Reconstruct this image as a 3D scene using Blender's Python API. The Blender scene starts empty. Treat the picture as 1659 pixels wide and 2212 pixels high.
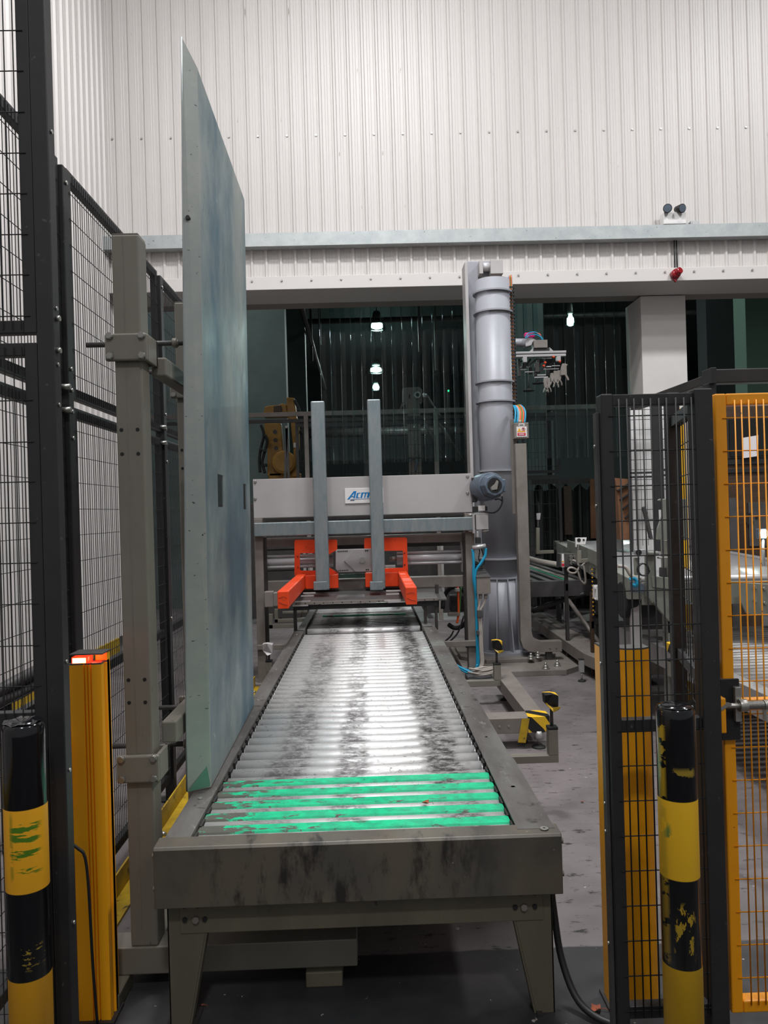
import bpy, math, random
from mathutils import Vector, Matrix
random.seed(7)
SC = bpy.context.scene
COL = SC.collection
# ---------------------------------------------------------------- camera
F, W, H = 1660.0, 1659.0, 2212.0
YAW, ROLL, EYE = math.radians(1.12), math.radians(1.62), 1.55
FWD = Vector((math.sin(YAW), math.cos(YAW), 0)); RGT = Vector((math.cos(YAW), -math.sin(YAW), 0)); UPV = Vector((0, 0, 1))
cam_d = bpy.data.cameras.new('camera'); cam = bpy.data.objects.new('camera', cam_d); COL.objects.link(cam)
cam_d.sensor_fit = 'VERTICAL'; cam_d.sensor_height = 24.0; cam_d.lens = 24.0*F/H; cam_d.clip_start = .05; cam_d.clip_end = 200
cr = RGT*math.cos(ROLL) - UPV*math.sin(ROLL); cu = RGT*math.sin(ROLL) + UPV*math.cos(ROLL); cb = -FWD
cam.matrix_world = Matrix(((cr.x, cu.x, cb.x, 0), (cr.y, cu.y, cb.y, 0), (cr.z, cu.z, cb.z, EYE), (0, 0, 0, 1)))
SC.camera = cam
# ---------------------------------------------------------------- world, exposure, lamps
SC.view_settings.view_transform = 'Standard'; SC.view_settings.look = 'None'; SC.view_settings.gamma = 1; SC.view_settings.exposure = 0.0
try: SC.view_settings.use_curve_mapping = False
except Exception: pass
SC.cycles.max_bounces = 6; SC.cycles.transparent_max_bounces = 16; SC.cycles.caustics_reflective = False; SC.cycles.caustics_refractive = False
SC.cycles.sample_clamp_indirect = 4
world = bpy.data.worlds.new('hall_air'); SC.world = world; world.use_nodes = True
world.node_tree.nodes['Background'].inputs[0].default_value = (.97, .98, 1.0, 1); world.node_tree.nodes['Background'].inputs[1].default_value = .34
def area(name, loc, size, power, col=(.98, .99, 1.0), aim=(0, 0, -1), spread=180, sy=None):
    l = bpy.data.lights.new(name, 'AREA'); l.energy = power; l.color = col; l.spread = math.radians(spread)
    l.shape = 'RECTANGLE' if sy else 'DISK'; l.size = size
    if sy: l.size_y = sy
    o = bpy.data.objects.new(name, l); COL.objects.link(o); o.location = loc
    o.rotation_euler = Vector(aim).to_track_quat('-Z', 'Y').to_euler(); return o
area('hall_area_light', (.4, 4.6, 9.4), .8, 400)
area('hall_area_light', (-.9, 2.7, 9.4), .8, 260)  # added lamp, brightens the machine faces turned to the camera
area('hall_area_light', (6.4, 4.6, 9.4), .8, 380)
area('hall_area_light', (6.2, -1.2, 9.4), .8, 130)
area('hall_area_light', (.6, -4.5, 9.4), .8, 300)
LAMPX = .33
for ly, lz in ((20.4, 6.55), (26.6, 6.5), (30.6, 6.45)): area('far_room_area_light', (LAMPX, ly, lz-.32), .3, 240, (.9, 1, .98))
area('far_room_area_light', (7.2, 16.5, 6.6), .3, 260, (.86, 1, .95))
area('far_room_area_light', (-3.5, 10.8, 7.6), .5, 110, (.92, 1, 1)); area('far_room_area_light', (3.5, 12.2, 7.6), .5, 80, (.92, 1, 1))  # two unseen lamps added to brighten the far room partitions

def srgb(c): return tuple(((v/255)/12.92 if v/255 <= .04045 else ((v/255+.055)/1.055)**2.4) for v in c)
# ---------------------------------------------------------------- pixel helpers (photo point + real depth -> world)
def P(px, py, Y):
    u, v = px-W/2, H/2-py
    uu = u*math.cos(ROLL)+v*math.sin(ROLL); vv = -u*math.sin(ROLL)+v*math.cos(ROLL)
    d = FWD*F+RGT*uu+UPV*vv; t = Y/d.y
    return (d.x*t, EYE+d.z*t)
def P3(px, py, Y):
    x, z = P(px, py, Y); return (x, Y, z)
def PZ(px, py, Z):
    u, v = px-W/2, H/2-py
    uu = u*math.cos(ROLL)+v*math.sin(ROLL); vv = -u*math.sin(ROLL)+v*math.cos(ROLL)
    d = FWD*F+RGT*uu+UPV*vv; t = (Z-EYE)/d.z
    return (d.x*t, d.y*t, Z)
def rect(l, t, r, b, Y):
    my, mx = (t+b)/2, (l+r)/2
    return P(l, my, Y)[0], P(r, my, Y)[0], P(mx, b, Y)[1], P(mx, t, Y)[1]
# ---------------------------------------------------------------- mesh builder
class MB:
    def __init__(s): s.v = []; s.f = []; s.sm = []
    def add(s, vs, fs, sm=False):
        n = len(s.v); s.v += [tuple(p) for p in vs]; s.f += [tuple(i+n for i in f) for f in fs]
        s.sm += (sm if isinstance(sm, list) else [sm]*len(fs)); return s
    def box(s, x0, x1, y0, y1, z0, z1):
        return s.add([(x0, y0, z0), (x1, y0, z0), (x1, y1, z0), (x0, y1, z0), (x0, y0, z1), (x1, y0, z1), (x1, y1, z1), (x0, y1, z1)],
                     [(0, 3, 2, 1), (4, 5, 6, 7), (0, 1, 5, 4), (1, 2, 6, 5), (2, 3, 7, 6), (3, 0, 4, 7)])
    def beam(s, p, q, w, h, up=(0, 0, 1)):
        p, q = Vector(p), Vector(q); d = (q-p).normalized(); sd = d.cross(Vector(up))
        if sd.length < 1e-4: sd = d.cross(Vector((0, 1, 0)))
        sd.normalize(); u = sd.cross(d).normalized(); a = sd*w/2; b = u*h/2
        vs = [p-a-b, p+a-b, p+a+b, p-a+b, q-a-b, q+a-b, q+a+b, q-a+b]
        return s.add(vs, [(0, 3, 2, 1), (4, 5, 6, 7), (0, 1, 5, 4), (1, 2, 6, 5), (2, 3, 7, 6), (3, 0, 4, 7)])
    def cyl(s, p, q, r, r2=None, n=16, cap=True):
        p, q = Vector(p), Vector(q); r2 = r if r2 is None else r2; d = (q-p).normalized()
        a = d.orthogonal().normalized(); b = d.cross(a)
        vs = [p+(a*math.cos(t)+b*math.sin(t))*r for t in (2*math.pi*i/n for i in range(n))]
        vs += [q+(a*math.cos(t)+b*math.sin(t))*r2 for t in (2*math.pi*i/n for i in range(n))]
        fs = [(i, (i+1) % n, n+(i+1) % n, n+i) for i in range(n)]; sm = [n > 5]*n
        if cap: fs += [tuple(range(n-1, -1, -1)), tuple(range(n, 2*n))]; sm += [False, False]
        return s.add(vs, fs, sm)
    def lathe(s, c, prof, n=32, sharp=False):
        vs = []; fs = []
        for r, z in prof: vs += [(c[0]+r*math.cos(2*math.pi*i/n), c[1]+r*math.sin(2*math.pi*i/n), c[2]+z) for i in range(n)]
        for k in range(len(prof)-1): fs += [(k*n+i, k*n+(i+1) % n, (k+1)*n+(i+1) % n, (k+1)*n+i) for i in range(n)]
        sm = [not sharp]*len(fs)
        fs += [tuple(range(n-1, -1, -1)), tuple(range((len(prof)-1)*n, len(prof)*n))]; sm += [False, False]
        return s.add(vs, fs, sm)
    def prism(s, pts, vec):
        n = len(pts); v = Vector(vec); vs = [Vector(p) for p in pts]; vs += [p+v for p in vs]
        return s.add(vs, [tuple(range(n-1, -1, -1)), tuple(range(n, 2*n))]+[(i, (i+1) % n, n+(i+1) % n, n+i) for i in range(n)])
    def tube(s, pts, r, n=8, sub=5):
        pts = [Vector(p) for p in pts]; out = []
        if sub > 1 and len(pts) > 2:
            for i in range(len(pts)-1):
                p0 = pts[max(i-1, 0)]; p1 = pts[i]; p2 = pts[i+1]; p3 = pts[min(i+2, len(pts)-1)]
                for k in range(sub):
                    t = k/sub
                    out.append(.5*((2*p1)+(p2-p0)*t+(2*p0-5*p1+4*p2-p3)*t*t+(3*p1-p0-3*p2+p3)*t**3))
            out.append(pts[-1])
        else: out = pts
        vs = []; a = None
        for i, p in enumerate(out):
            d = (out[min(i+1, len(out)-1)]-out[max(i-1, 0)]).normalized()
            a = d.orthogonal().normalized() if a is None else (a-d*a.dot(d)).normalized()
            b = d.cross(a); vs += [p+(a*math.cos(2*math.pi*k/n)+b*math.sin(2*math.pi*k/n))*r for k in range(n)]
        m = len(out); fs = [(i*n+k, i*n+(k+1) % n, (i+1)*n+(k+1) % n, (i+1)*n+k) for i in range(m-1) for k in range(n)]
        sm = [True]*len(fs); fs += [tuple(range(n-1, -1, -1)), tuple(range((m-1)*n, m*n))]; sm += [False]*2
        return s.add(vs, fs, sm)
    def build(s, name, mat, parent=None, bevel=0, seg=2, kind=None):
        o0 = Vector(parent['org']) if parent is not None and 'org' in parent else Vector((0, 0, 0))
        me = bpy.data.meshes.new(name); me.from_pydata([tuple(Vector(p)-o0) for p in s.v], [], s.f); me.update()
        me.polygons.foreach_set('use_smooth', s.sm); me.materials.append(mat)
        o = bpy.data.objects.new(name, me); COL.objects.link(o)
        if parent is not None: o.parent = parent
        o['org'] = tuple(o0)
        if bevel:
            m = o.modifiers.new('edge', 'BEVEL'); m.width = bevel; m.segments = seg; m.limit_method = 'ANGLE'; m.angle_limit = math.radians(40)
        if kind: o['kind'] = kind
        return o
def bx(name, mat, parent, x0, x1, y0, y1, z0, z1, bevel=.003): return MB().box(x0, x1, y0, y1, z0, z1).build(name, mat, parent, bevel)
def thing(name, label, cat, loc=(0, 0, 0), group=None):
    o = bpy.data.objects.new(name, None); COL.objects.link(o); o.location = loc; o['org'] = tuple(loc)
    o.empty_display_size = .1; o['label'] = label; o['category'] = cat
    if group: o['group'] = group
    return o
def tag(o, label, cat, group=None):
    o['label'] = label; o['category'] = cat
    if group: o['group'] = group
    return o
def struct(o): o['kind'] = 'structure'; return o
def troot(name):
    o = bpy.data.objects.new(name, None); COL.objects.link(o); o['kind'] = 'structure'; o['org'] = (0, 0, 0); return o
def copy_at(o, dv, parent):
    c = o.copy(); COL.objects.link(c); c.parent = parent; c.location = Vector(o.location)+Vector(dv); return c
def copy_tree(o, dv, label=None, group=None):
    r = o.copy(); COL.objects.link(r); r.location = Vector(o.location)+Vector(dv)
    r['org'] = tuple(Vector(o['org'])+Vector(dv))
    if label: r['label'] = label
    for ch in [c for c in COL.objects if c.parent == o]:
        c = ch.copy(); COL.objects.link(c); c.parent = r
        for g in [k for k in COL.objects if k.parent == ch]:
            d = g.copy(); COL.objects.link(d); d.parent = c
    return r
# ---------------------------------------------------------------- materials
def mat(name, col, rough=.5, metal=0., var=.0, vcol=None, scale=8., detail=6, stretch=(1, 1, 1), bump=0., bscale=60., thr=None, emit=None, alpha=None, rvar=0., coat=0., spots=None, ior=None):
    m = bpy.data.materials.new(name); m.use_nodes = True; nt = m.node_tree; N = nt.nodes; L = nt.links; b = N['Principled BSDF']
    c = srgb(col); b.inputs['Base Color'].default_value = (*c, 1); b.inputs['Roughness'].default_value = rough; b.inputs['Metallic'].default_value = metal
    if coat: b.inputs['Coat Weight'].default_value = coat; b.inputs['Coat Roughness'].default_value = .15
    m['c'] = col
    tc = N.new('ShaderNodeTexCoord'); mp = N.new('ShaderNodeMapping'); mp.inputs['Scale'].default_value = stretch; L.new(tc.outputs['Object'], mp.inputs[0])
    oi = N.new('ShaderNodeObjectInfo'); ad = N.new('ShaderNodeVectorMath'); ad.operation = 'ADD'; L.new(mp.outputs[0], ad.inputs[0]); L.new(oi.outputs['Location'], ad.inputs[1])
    vec = ad.outputs[0]
    colout = None
    if vcol is not None:
        nz = N.new('ShaderNodeTexNoise'); nz.inputs['Scale'].default_value = scale; nz.inputs['Detail'].default_value = detail; nz.inputs['Roughness'].default_value = .65; L.new(vec, nz.inputs[0])
        rp = N.new('ShaderNodeMapRange'); lo, hi = thr or (.35, .7); rp.inputs[1].default_value = lo; rp.inputs[2].default_value = hi; rp.inputs[4].default_value = var or 1
        L.new(nz.outputs[0], rp.inputs[0])
        mx = N.new('ShaderNodeMix'); mx.data_type = 'RGBA'; mx.inputs[6].default_value = (*c, 1); mx.inputs[7].default_value = (*srgb(vcol), 1); L.new(rp.outputs[0], mx.inputs[0]); colout = mx.outputs[2]
        if rvar:
            r2 = N.new('ShaderNodeMapRange'); r2.inputs[3].default_value = rough; r2.inputs[4].default_value = rough+rvar; L.new(rp.outputs[0], r2.inputs[0]); L.new(r2.outputs[0], b.inputs['Roughness'])
    if spots:
        sc_, lo, hi, sc_col = spots
        n2 = N.new('ShaderNodeTexNoise'); n2.inputs['Scale'].default_value = sc_; n2.inputs['Detail'].default_value = 8; L.new(vec, n2.inputs[0])
        r3 = N.new('ShaderNodeMapRange'); r3.inputs[1].default_value = lo; r3.inputs[2].default_value = hi; L.new(n2.outputs[0], r3.inputs[0])
        m2 = N.new('ShaderNodeMix'); m2.data_type = 'RGBA'; m2.inputs[7].default_value = (*srgb(sc_col), 1); L.new(r3.outputs[0], m2.inputs[0])
        if colout: L.new(colout, m2.inputs[6])
        else: m2.inputs[6].default_value = (*c, 1)
        colout = m2.outputs[2]
    if colout: L.new(colout, b.inputs['Base Color'])
    if bump:
        bn = N.new('ShaderNodeTexNoise'); bn.inputs['Scale'].default_value = bscale; bn.inputs['Detail'].default_value = 4; L.new(vec, bn.inputs[0])
        bp = N.new('ShaderNodeBump'); bp.inputs['Strength'].default_value = bump; bp.inputs['Distance'].default_value = .01; L.new(bn.outputs[0], bp.inputs['Height']); L.new(bp.outputs[0], b.inputs['Normal'])
    if emit: b.inputs['Emission Color'].default_value = (*srgb(emit[0]), 1); b.inputs['Emission Strength'].default_value = emit[1]
    if alpha is not None: b.inputs['Alpha'].default_value = alpha
    m['nodes_vec'] = 0
    return m
M = {}
M['wall'] = mat('white_cladding', (208, 203, 200), .45, 0, .5, (194, 188, 185), 1.2, stretch=(2, 2, .3), spots=(14, .72, .76, (150, 140, 132)))
M['wall_in'] = mat('white_plaster', (218, 213, 210), .6, 0, .5, (200, 196, 192), 2)
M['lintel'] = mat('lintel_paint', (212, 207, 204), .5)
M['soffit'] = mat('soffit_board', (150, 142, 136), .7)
M['galv'] = mat('galvanised_steel', (172, 176, 176), .42, .55, 1, (140, 147, 149), 12, stretch=(1, 1, .3), rvar=.15, bump=.05)
M['galv_wall'] = mat('galvanised_trim', (180, 184, 184), .5, .35, 1, (160, 166, 167), 6, spots=(30, .66, .7, (120, 122, 120)))
M['galv_fork'] = mat('galvanised_fork', (150, 156, 158), .38, .6, 1, (112, 130, 136), 9, stretch=(2, 2, .5), rvar=.2)
M['beige'] = mat('beige_grey_paint', (133, 129, 119), .5, .1, 1, (122, 116, 106), 5, stretch=(1, 1, .4), spots=(40, .7, .75, (90, 86, 78)))
M['olive'] = mat('dimmed_beige_paint', (108, 102, 86), .5, .1, 1, (92, 86, 74), 5, stretch=(1, 1, .4), spots=(40, .7, .75, (60, 56, 50)))  # beige paint with the dim light low down put into its colour
M['sage'] = mat('sage_grey_paint', (142, 143, 134), .5, .1, 1, (124, 125, 116), 5)
M['beige_d'] = mat('taupe_machine_paint', (134, 127, 121), .5, .1, 1, (118, 110, 104), 7)
M['lgrey'] = mat('light_grey_paint', (180, 176, 176), .45, .05, .6, (168, 163, 163), 3)
M['colgrey'] = mat('column_silver_paint', (160, 161, 168), .46, .1, .5, (146, 147, 154), 3, spots=(12, .74, .77, (110, 110, 112)))
M['black'] = mat('black_frame_paint', (33, 33, 36), .5, 0, .6, (48, 46, 45), 9, spots=(60, .68, .74, (80, 78, 76)))
M['blackwire'] = mat('black_wire_paint', (24, 24, 25), .7)
M['rubber'] = mat('black_rubber', (28, 28, 29), .75)
M['dark'] = mat('dark_steel', (50, 49, 49), .5, .3, 1, (66, 62, 60), 8)
M['dgrey'] = mat('dark_grey_paint', (82, 80, 79), .55, .1, 1, (62, 60, 60), 5)
M['yellow'] = mat('safety_yellow', (250, 190, 30), .38, 0, .6, (236, 170, 20), 4, spots=(30, .70, .73, (140, 100, 30)))
M['orange_y'] = mat('gate_amber_paint', (244, 160, 18), .4, 0, .6, (226, 142, 14), 4, spots=(40, .70, .73, (110, 80, 40)))
M['curtain_y'] = mat('amber_extrusion', (255, 178, 22), .38, .0, .6, (245, 160, 14), 3, stretch=(1, 1, .2))
M['kerb'] = mat('kerb_yellow_paint', (200, 165, 30), .5, 0, 1, (150, 120, 34), 7, spots=(22, .62, .68, (80, 66, 40)))
M['orange'] = mat('orange_paint', (238, 74, 26), .4, 0, .5, (214, 58, 22), 5, spots=(18, .70, .73, (120, 50, 26)))
M['bolt'] = mat('zinc_bolt', (176, 174, 168), .35, .8)
M['chrome'] = mat('bright_cylinder', (205, 203, 206), .35, .12)
M['alu'] = mat('aluminium_profile', (190, 188, 188), .35, .6)
M['motor'] = mat('blue_grey_motor_paint', (98, 110, 124), .42, .2, .6, (80, 92, 106), 10)
M['blue'] = mat('blue_air_hose', (30, 150, 190), .4)
M['cableg'] = mat('grey_cable', (168, 160, 152), .55)
M['cabled'] = mat('black_cable', (30, 30, 32), .5)
M['orangeh'] = mat('orange_hose', (232, 90, 36), .5)
M['greenh'] = mat('green_hose', (70, 130, 60), .5)
M['white'] = mat('white_enamel', (228, 226, 224), .4)
M['paper'] = mat('white_paper', (225, 220, 222), .8)
M['logo'] = mat('logo_blue', (0, 122, 190), .5)
M['ink'] = mat('black_ink', (25, 25, 28), .7)
M['green_dark'] = mat('dark_green_strip', (52, 84, 74), .5)
M['red'] = mat('label_red', (205, 30, 60), .5)
M['amber'] = mat('label_amber', (235, 175, 30), .5)
M['redbeacon'] = mat('red_beacon_plastic', (150, 22, 34), .25, coat=.4)
M['magenta'] = mat('magenta_cover', (200, 20, 110), .5)
M['robot'] = mat('ochre_robot_paint', (150, 108, 24), .45, 0, .8, (118, 82, 20), 5)
M['interior'] = mat('sage_partition', (100, 114, 112), .7, 0, 1, (86, 100, 98), 2)
M['interior_g'] = mat('green_partition', (96, 128, 112), .7)
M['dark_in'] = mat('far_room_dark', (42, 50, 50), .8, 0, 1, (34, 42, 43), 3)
M['ceiling'] = mat('white_liner', (205, 203, 200), .8)
M['wood'] = mat('brown_board', (72, 52, 36), .6, 0, 1, (48, 34, 24), 6, stretch=(1, 1, 5))
M['carton'] = mat('brown_cardboard', (128, 88, 60), .8, 0, 1, (104, 68, 46), 5)
M['leaf'] = mat('dry_leaf', (170, 90, 60), .8, 0, 1, (110, 60, 44), 60)
M['lampred'] = mat('lit_red_lens', (255, 30, 20), .4, emit=((255, 40, 18), 3.0))
M['lamphot'] = mat('lit_lamp_core', (255, 210, 120), .4, emit=((255, 214, 120), 6.0))
M['lampw'] = mat('lit_lamp_glass', (255, 255, 255), .3, emit=((225, 255, 245), 60.0))
M['led'] = mat('lit_green_led', (40, 220, 120), .3, emit=((40, 230, 120), 4.0))

def nodes_mat(name, rough=.5, metal=0.):
    m = bpy.data.materials.new(name); m.use_nodes = True; nt = m.node_tree; b = nt.nodes['Principled BSDF']
    b.inputs['Roughness'].default_value = rough; b.inputs['Metallic'].default_value = metal
    return m, nt, nt.nodes, nt.links, b
def noise(N, L, vec, sc, det=5, stretch=None, ro=.6):
    if stretch:
        mp = N.new('ShaderNodeMapping'); mp.inputs['Scale'].default_value = stretch; L.new(vec, mp.inputs[0]); vec = mp.outputs[0]
    n = N.new('ShaderNodeTexNoise'); n.inputs['Scale'].default_value = sc; n.inputs['Detail'].default_value = det; n.inputs['Roughness'].default_value = ro; L.new(vec, n.inputs[0]); return n.outputs[0]
def mr(N, L, s, a, b, c=0., d=1., smooth=False):
    r = N.new('ShaderNodeMapRange'); r.inputs[1].default_value = a; r.inputs[2].default_value = b; r.inputs[3].default_value = c; r.inputs[4].default_value = d
    if smooth: r.interpolation_type = 'SMOOTHSTEP'
    L.new(s, r.inputs[0]); return r.outputs[0]
def mth(N, L, op, a, b):
    m = N.new('ShaderNodeMath'); m.operation = op
    for i, x in enumerate((a, b)):
        if isinstance(x, (int, float)): m.inputs[i].default_value = x
        else: L.new(x, m.inputs[i])
    return m.outputs[0]
def mixc(N, L, f, a, b):
    m = N.new('ShaderNodeMix'); m.data_type = 'RGBA'
    for i, x in ((6, a), (7, b)):
        if isinstance(x, tuple): m.inputs[i].default_value = (*srgb(x), 1)
        else: L.new(x, m.inputs[i])
    if isinstance(f, (int, float)): m.inputs[0].default_value = f
    else: L.new(f, m.inputs[0])
    return m.outputs[2]
def wvec(N, L, locmul=1.0):
    tc = N.new('ShaderNodeTexCoord'); oi = N.new('ShaderNodeObjectInfo'); a = N.new('ShaderNodeVectorMath'); a.operation = 'ADD'
    L.new(tc.outputs['Object'], a.inputs[0]); L.new(oi.outputs['Location'], a.inputs[1]); return a.outputs[0]
def sep(N, L, v):
    s = N.new('ShaderNodeSeparateXYZ'); L.new(v, s.inputs[0]); return s.outputs
# rollers: worn bright steel with three black grime tracks along the line
m, nt, N, L, b = nodes_mat('worn_roller_steel', .3, .9); v = wvec(N, L); X, Yc, Zc = sep(N, L, v)
nx = mth(N, L, 'ADD', X, mr(N, L, noise(N, L, v, 5), 0, 1, -.06, .06))
def band(c, w, s=.04): return mth(N, L, 'MULTIPLY', mr(N, L, nx, c-w-s, c-w+s, 0, 1, True), mr(N, L, nx, c+w-s, c+w+s, 1, 0, True))
g = mth(N, L, 'MAXIMUM', mth(N, L, 'MAXIMUM', mth(N, L, 'MULTIPLY', band(-.35, .095, .05), .85), mth(N, L, 'MULTIPLY', band(-.10, .07), .9)), band(.275, .085))
tex = mr(N, L, noise(N, L, v, 60, 6, (.35, 1, 1), .8), .36, .56, .35, 1)
long = mr(N, L, noise(N, L, v, 2.2, 3), .42, .6, .35, 1)
g1 = mth(N, L, 'MULTIPLY', mth(N, L, 'MULTIPLY', g, tex), mr(N, L, noise(N, L, v, 3, 3), .3, .55, .55, 1))
sp = mth(N, L, 'MULTIPLY', mr(N, L, noise(N, L, v, 85, 6, (.6, 1, 1), .75), .55, .63), long)
gg = mth(N, L, 'MAXIMUM', g1, mth(N, L, 'MULTIPLY', sp, .8))
L.new(mixc(N, L, gg, (236, 235, 234), (66, 61, 60)), b.inputs['Base Color']); L.new(mr(N, L, gg, 0, 1, .34, .7), b.inputs['Roughness']); L.new(mr(N, L, gg, 0, 1, .62, .1), b.inputs['Metallic'])
M['roller'] = m
# green worn infill plates
m, nt, N, L, b = nodes_mat('worn_green_plate', .45, 0); v = wvec(N, L); X, Yc, Zc = sep(N, L, v)
w1 = noise(N, L, v, 9, 9, (1, 2.6, 1), .72); msk = mr(N, L, w1, .47, .50); l2 = mr(N, L, X, -.52, -.34, .14, 0)
msk2 = mr(N, L, mth(N, L, 'ADD', w1, l2), .585, .60); c0 = mixc(N, L, mr(N, L, noise(N, L, v, 24, 5), .4, .6), (0, 196, 138), (22, 166, 122))
c1 = mixc(N, L, msk2, c0, (84, 84, 76)); c2 = mixc(N, L, mr(N, L, noise(N, L, v, 48, 8, None, .8), .62, .65), c1, (40, 44, 40)); L.new(c2, b.inputs['Base Color'])
M['green'] = m
# conveyor rails and end cover: rubbed paint with grime
m, nt, N, L, b = nodes_mat('rubbed_rail_steel', .45, .25); v = wvec(N, L); X, Yc, Zc = sep(N, L, v)
c0 = mixc(N, L, mr(N, L, noise(N, L, v, 4, 6, (2, .5, 1)), .35, .65), (112, 110, 106), (84, 78, 76))
c1 = mixc(N, L, mr(N, L, noise(N, L, v, 22, 8, (1, .3, 1), .8), .58, .68), c0, (150, 148, 142)); c2 = mixc(N, L, mr(N, L, noise(N, L, v, 14, 8), .60, .68), c1, (52, 48, 48)); L.new(c2, b.inputs['Base Color'])
M['rail'] = m
m, nt, N, L, b = nodes_mat('grimy_cover_paint', .42, .1); v = wvec(N, L); X, Yc, Zc = sep(N, L, v)
c0 = mixc(N, L, mr(N, L, noise(N, L, v, 3, 6, (1.4, 1, 1.2)), .4, .62), (100, 92, 80), (84, 80, 74))
mid = mth(N, L, 'MULTIPLY', mr(N, L, X, -.56, -.42, 0, 1, True), mr(N, L, X, .16, .42, 1, 0, True))
st = mth(N, L, 'MULTIPLY', mr(N, L, noise(N, L, v, 7, 8, (2.0, 1, .7), .7), .50, .62), mr(N, L, mid, 0, 1, .15, .95))
c1 = mixc(N, L, st, c0, (42, 38, 36)); c2 = mixc(N, L, mr(N, L, noise(N, L, v, 30, 6), .68, .72), c1, (150, 142, 130)); L.new(c2, b.inputs['Base Color'])
M['cover'] = m
# tall sheet with blue-green film residue
def sheet_mat(name, flange):
    m, nt, N, L, b = nodes_mat(name, .42, .45); v = wvec(N, L); X, Yc, Zc = sep(N, L, v)
    cl = mr(N, L, noise(N, L, v, 1.1, 4, (1, 1.6, .8)), .40, .66); c0 = mixc(N, L, cl, (158, 166, 162), (84, 118, 132))
    zc = mr(N, L, Zc, .2, 2.6, .0, 0.0)
    if not flange:
        ed = mth(N, L, 'MULTIPLY', mr(N, L, Yc, .0, .30, 1, 0, True), mr(N, L, noise(N, L, v, 2.0, 6, (1, 1, .7)), .3, .6, .35, 1))
        c0 = mixc(N, L, ed, c0, (52, 92, 122))
        mp_b = mth(N, L, 'MULTIPLY', mr(N, L, Zc, .3, .9, 0, 1, True), mr(N, L, Zc, 1.5, 2.2, 1, 0, True)); c0 = mixc(N, L, mth(N, L, 'MULTIPLY', mth(N, L, 'MULTIPLY', mp_b, mr(N, L, noise(N, L, v, 1.6, 5), .35, .6)), .8), c0, (74, 100, 116)); rot = N.new('ShaderNodeMapping'); rot.inputs['Rotation'].default_value = (.5, 0, 0); L.new(v, rot.inputs[0]); str_ = mr(N, L, noise(N, L, rot.outputs[0], 22, 9, (1, .9, .16), .8), .57, .66, 0, .7); c0 = mixc(N, L, str_, c0, (64, 88, 98)); c0 = mixc(N, L, mr(N, L, noise(N, L, rot.outputs[0], 30, 8, (1, .3, .8), .8), .62, .70, 0, .5), c0, (188, 200, 198))
    else:
        c0 = mixc(N, L, .72, c0, (176, 176, 168))
        ed = mth(N, L, 'MULTIPLY', mr(N, L, X, -.075, -.012, .1, 1), mr(N, L, noise(N, L, v, 12, 9, (1, 1, 1.6), .8), .40, .54)); c0 = mixc(N, L, ed, c0, (64, 112, 136))
        c0 = mixc(N, L, mr(N, L, noise(N, L, v, 45, 6, (.5, 1, 1.6)), .66, .70), c0, (60, 62, 58))
    L.new(c0, b.inputs['Base Color']); L.new(mr(N, L, noise(N, L, v, 6, 5), .3, .7, .40, .6), b.inputs['Roughness'])
    return m
M['sheet'] = sheet_mat('filmed_steel_sheet', False); M['flange'] = sheet_mat('filmed_steel_flange', True)
# floor
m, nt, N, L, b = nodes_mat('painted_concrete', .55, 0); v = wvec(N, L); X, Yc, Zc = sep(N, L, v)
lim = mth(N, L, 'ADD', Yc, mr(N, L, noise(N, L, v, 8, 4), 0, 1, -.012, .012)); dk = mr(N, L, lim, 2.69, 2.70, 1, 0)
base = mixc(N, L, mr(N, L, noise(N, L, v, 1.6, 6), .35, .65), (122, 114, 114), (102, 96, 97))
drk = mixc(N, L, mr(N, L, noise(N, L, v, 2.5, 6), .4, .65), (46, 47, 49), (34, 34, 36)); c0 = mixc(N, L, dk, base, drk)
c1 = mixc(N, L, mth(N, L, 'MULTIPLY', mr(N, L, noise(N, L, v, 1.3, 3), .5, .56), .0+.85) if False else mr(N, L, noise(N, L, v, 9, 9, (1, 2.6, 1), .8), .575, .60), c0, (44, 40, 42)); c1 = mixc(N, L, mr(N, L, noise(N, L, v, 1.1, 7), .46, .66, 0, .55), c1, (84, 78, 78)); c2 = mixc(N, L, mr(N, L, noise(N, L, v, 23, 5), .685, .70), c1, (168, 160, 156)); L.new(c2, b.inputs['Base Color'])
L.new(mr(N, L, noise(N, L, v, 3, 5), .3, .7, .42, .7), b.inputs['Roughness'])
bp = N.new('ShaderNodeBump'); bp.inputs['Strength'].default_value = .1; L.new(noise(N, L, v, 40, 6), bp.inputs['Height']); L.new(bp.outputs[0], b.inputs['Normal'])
M['floor'] = m
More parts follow.
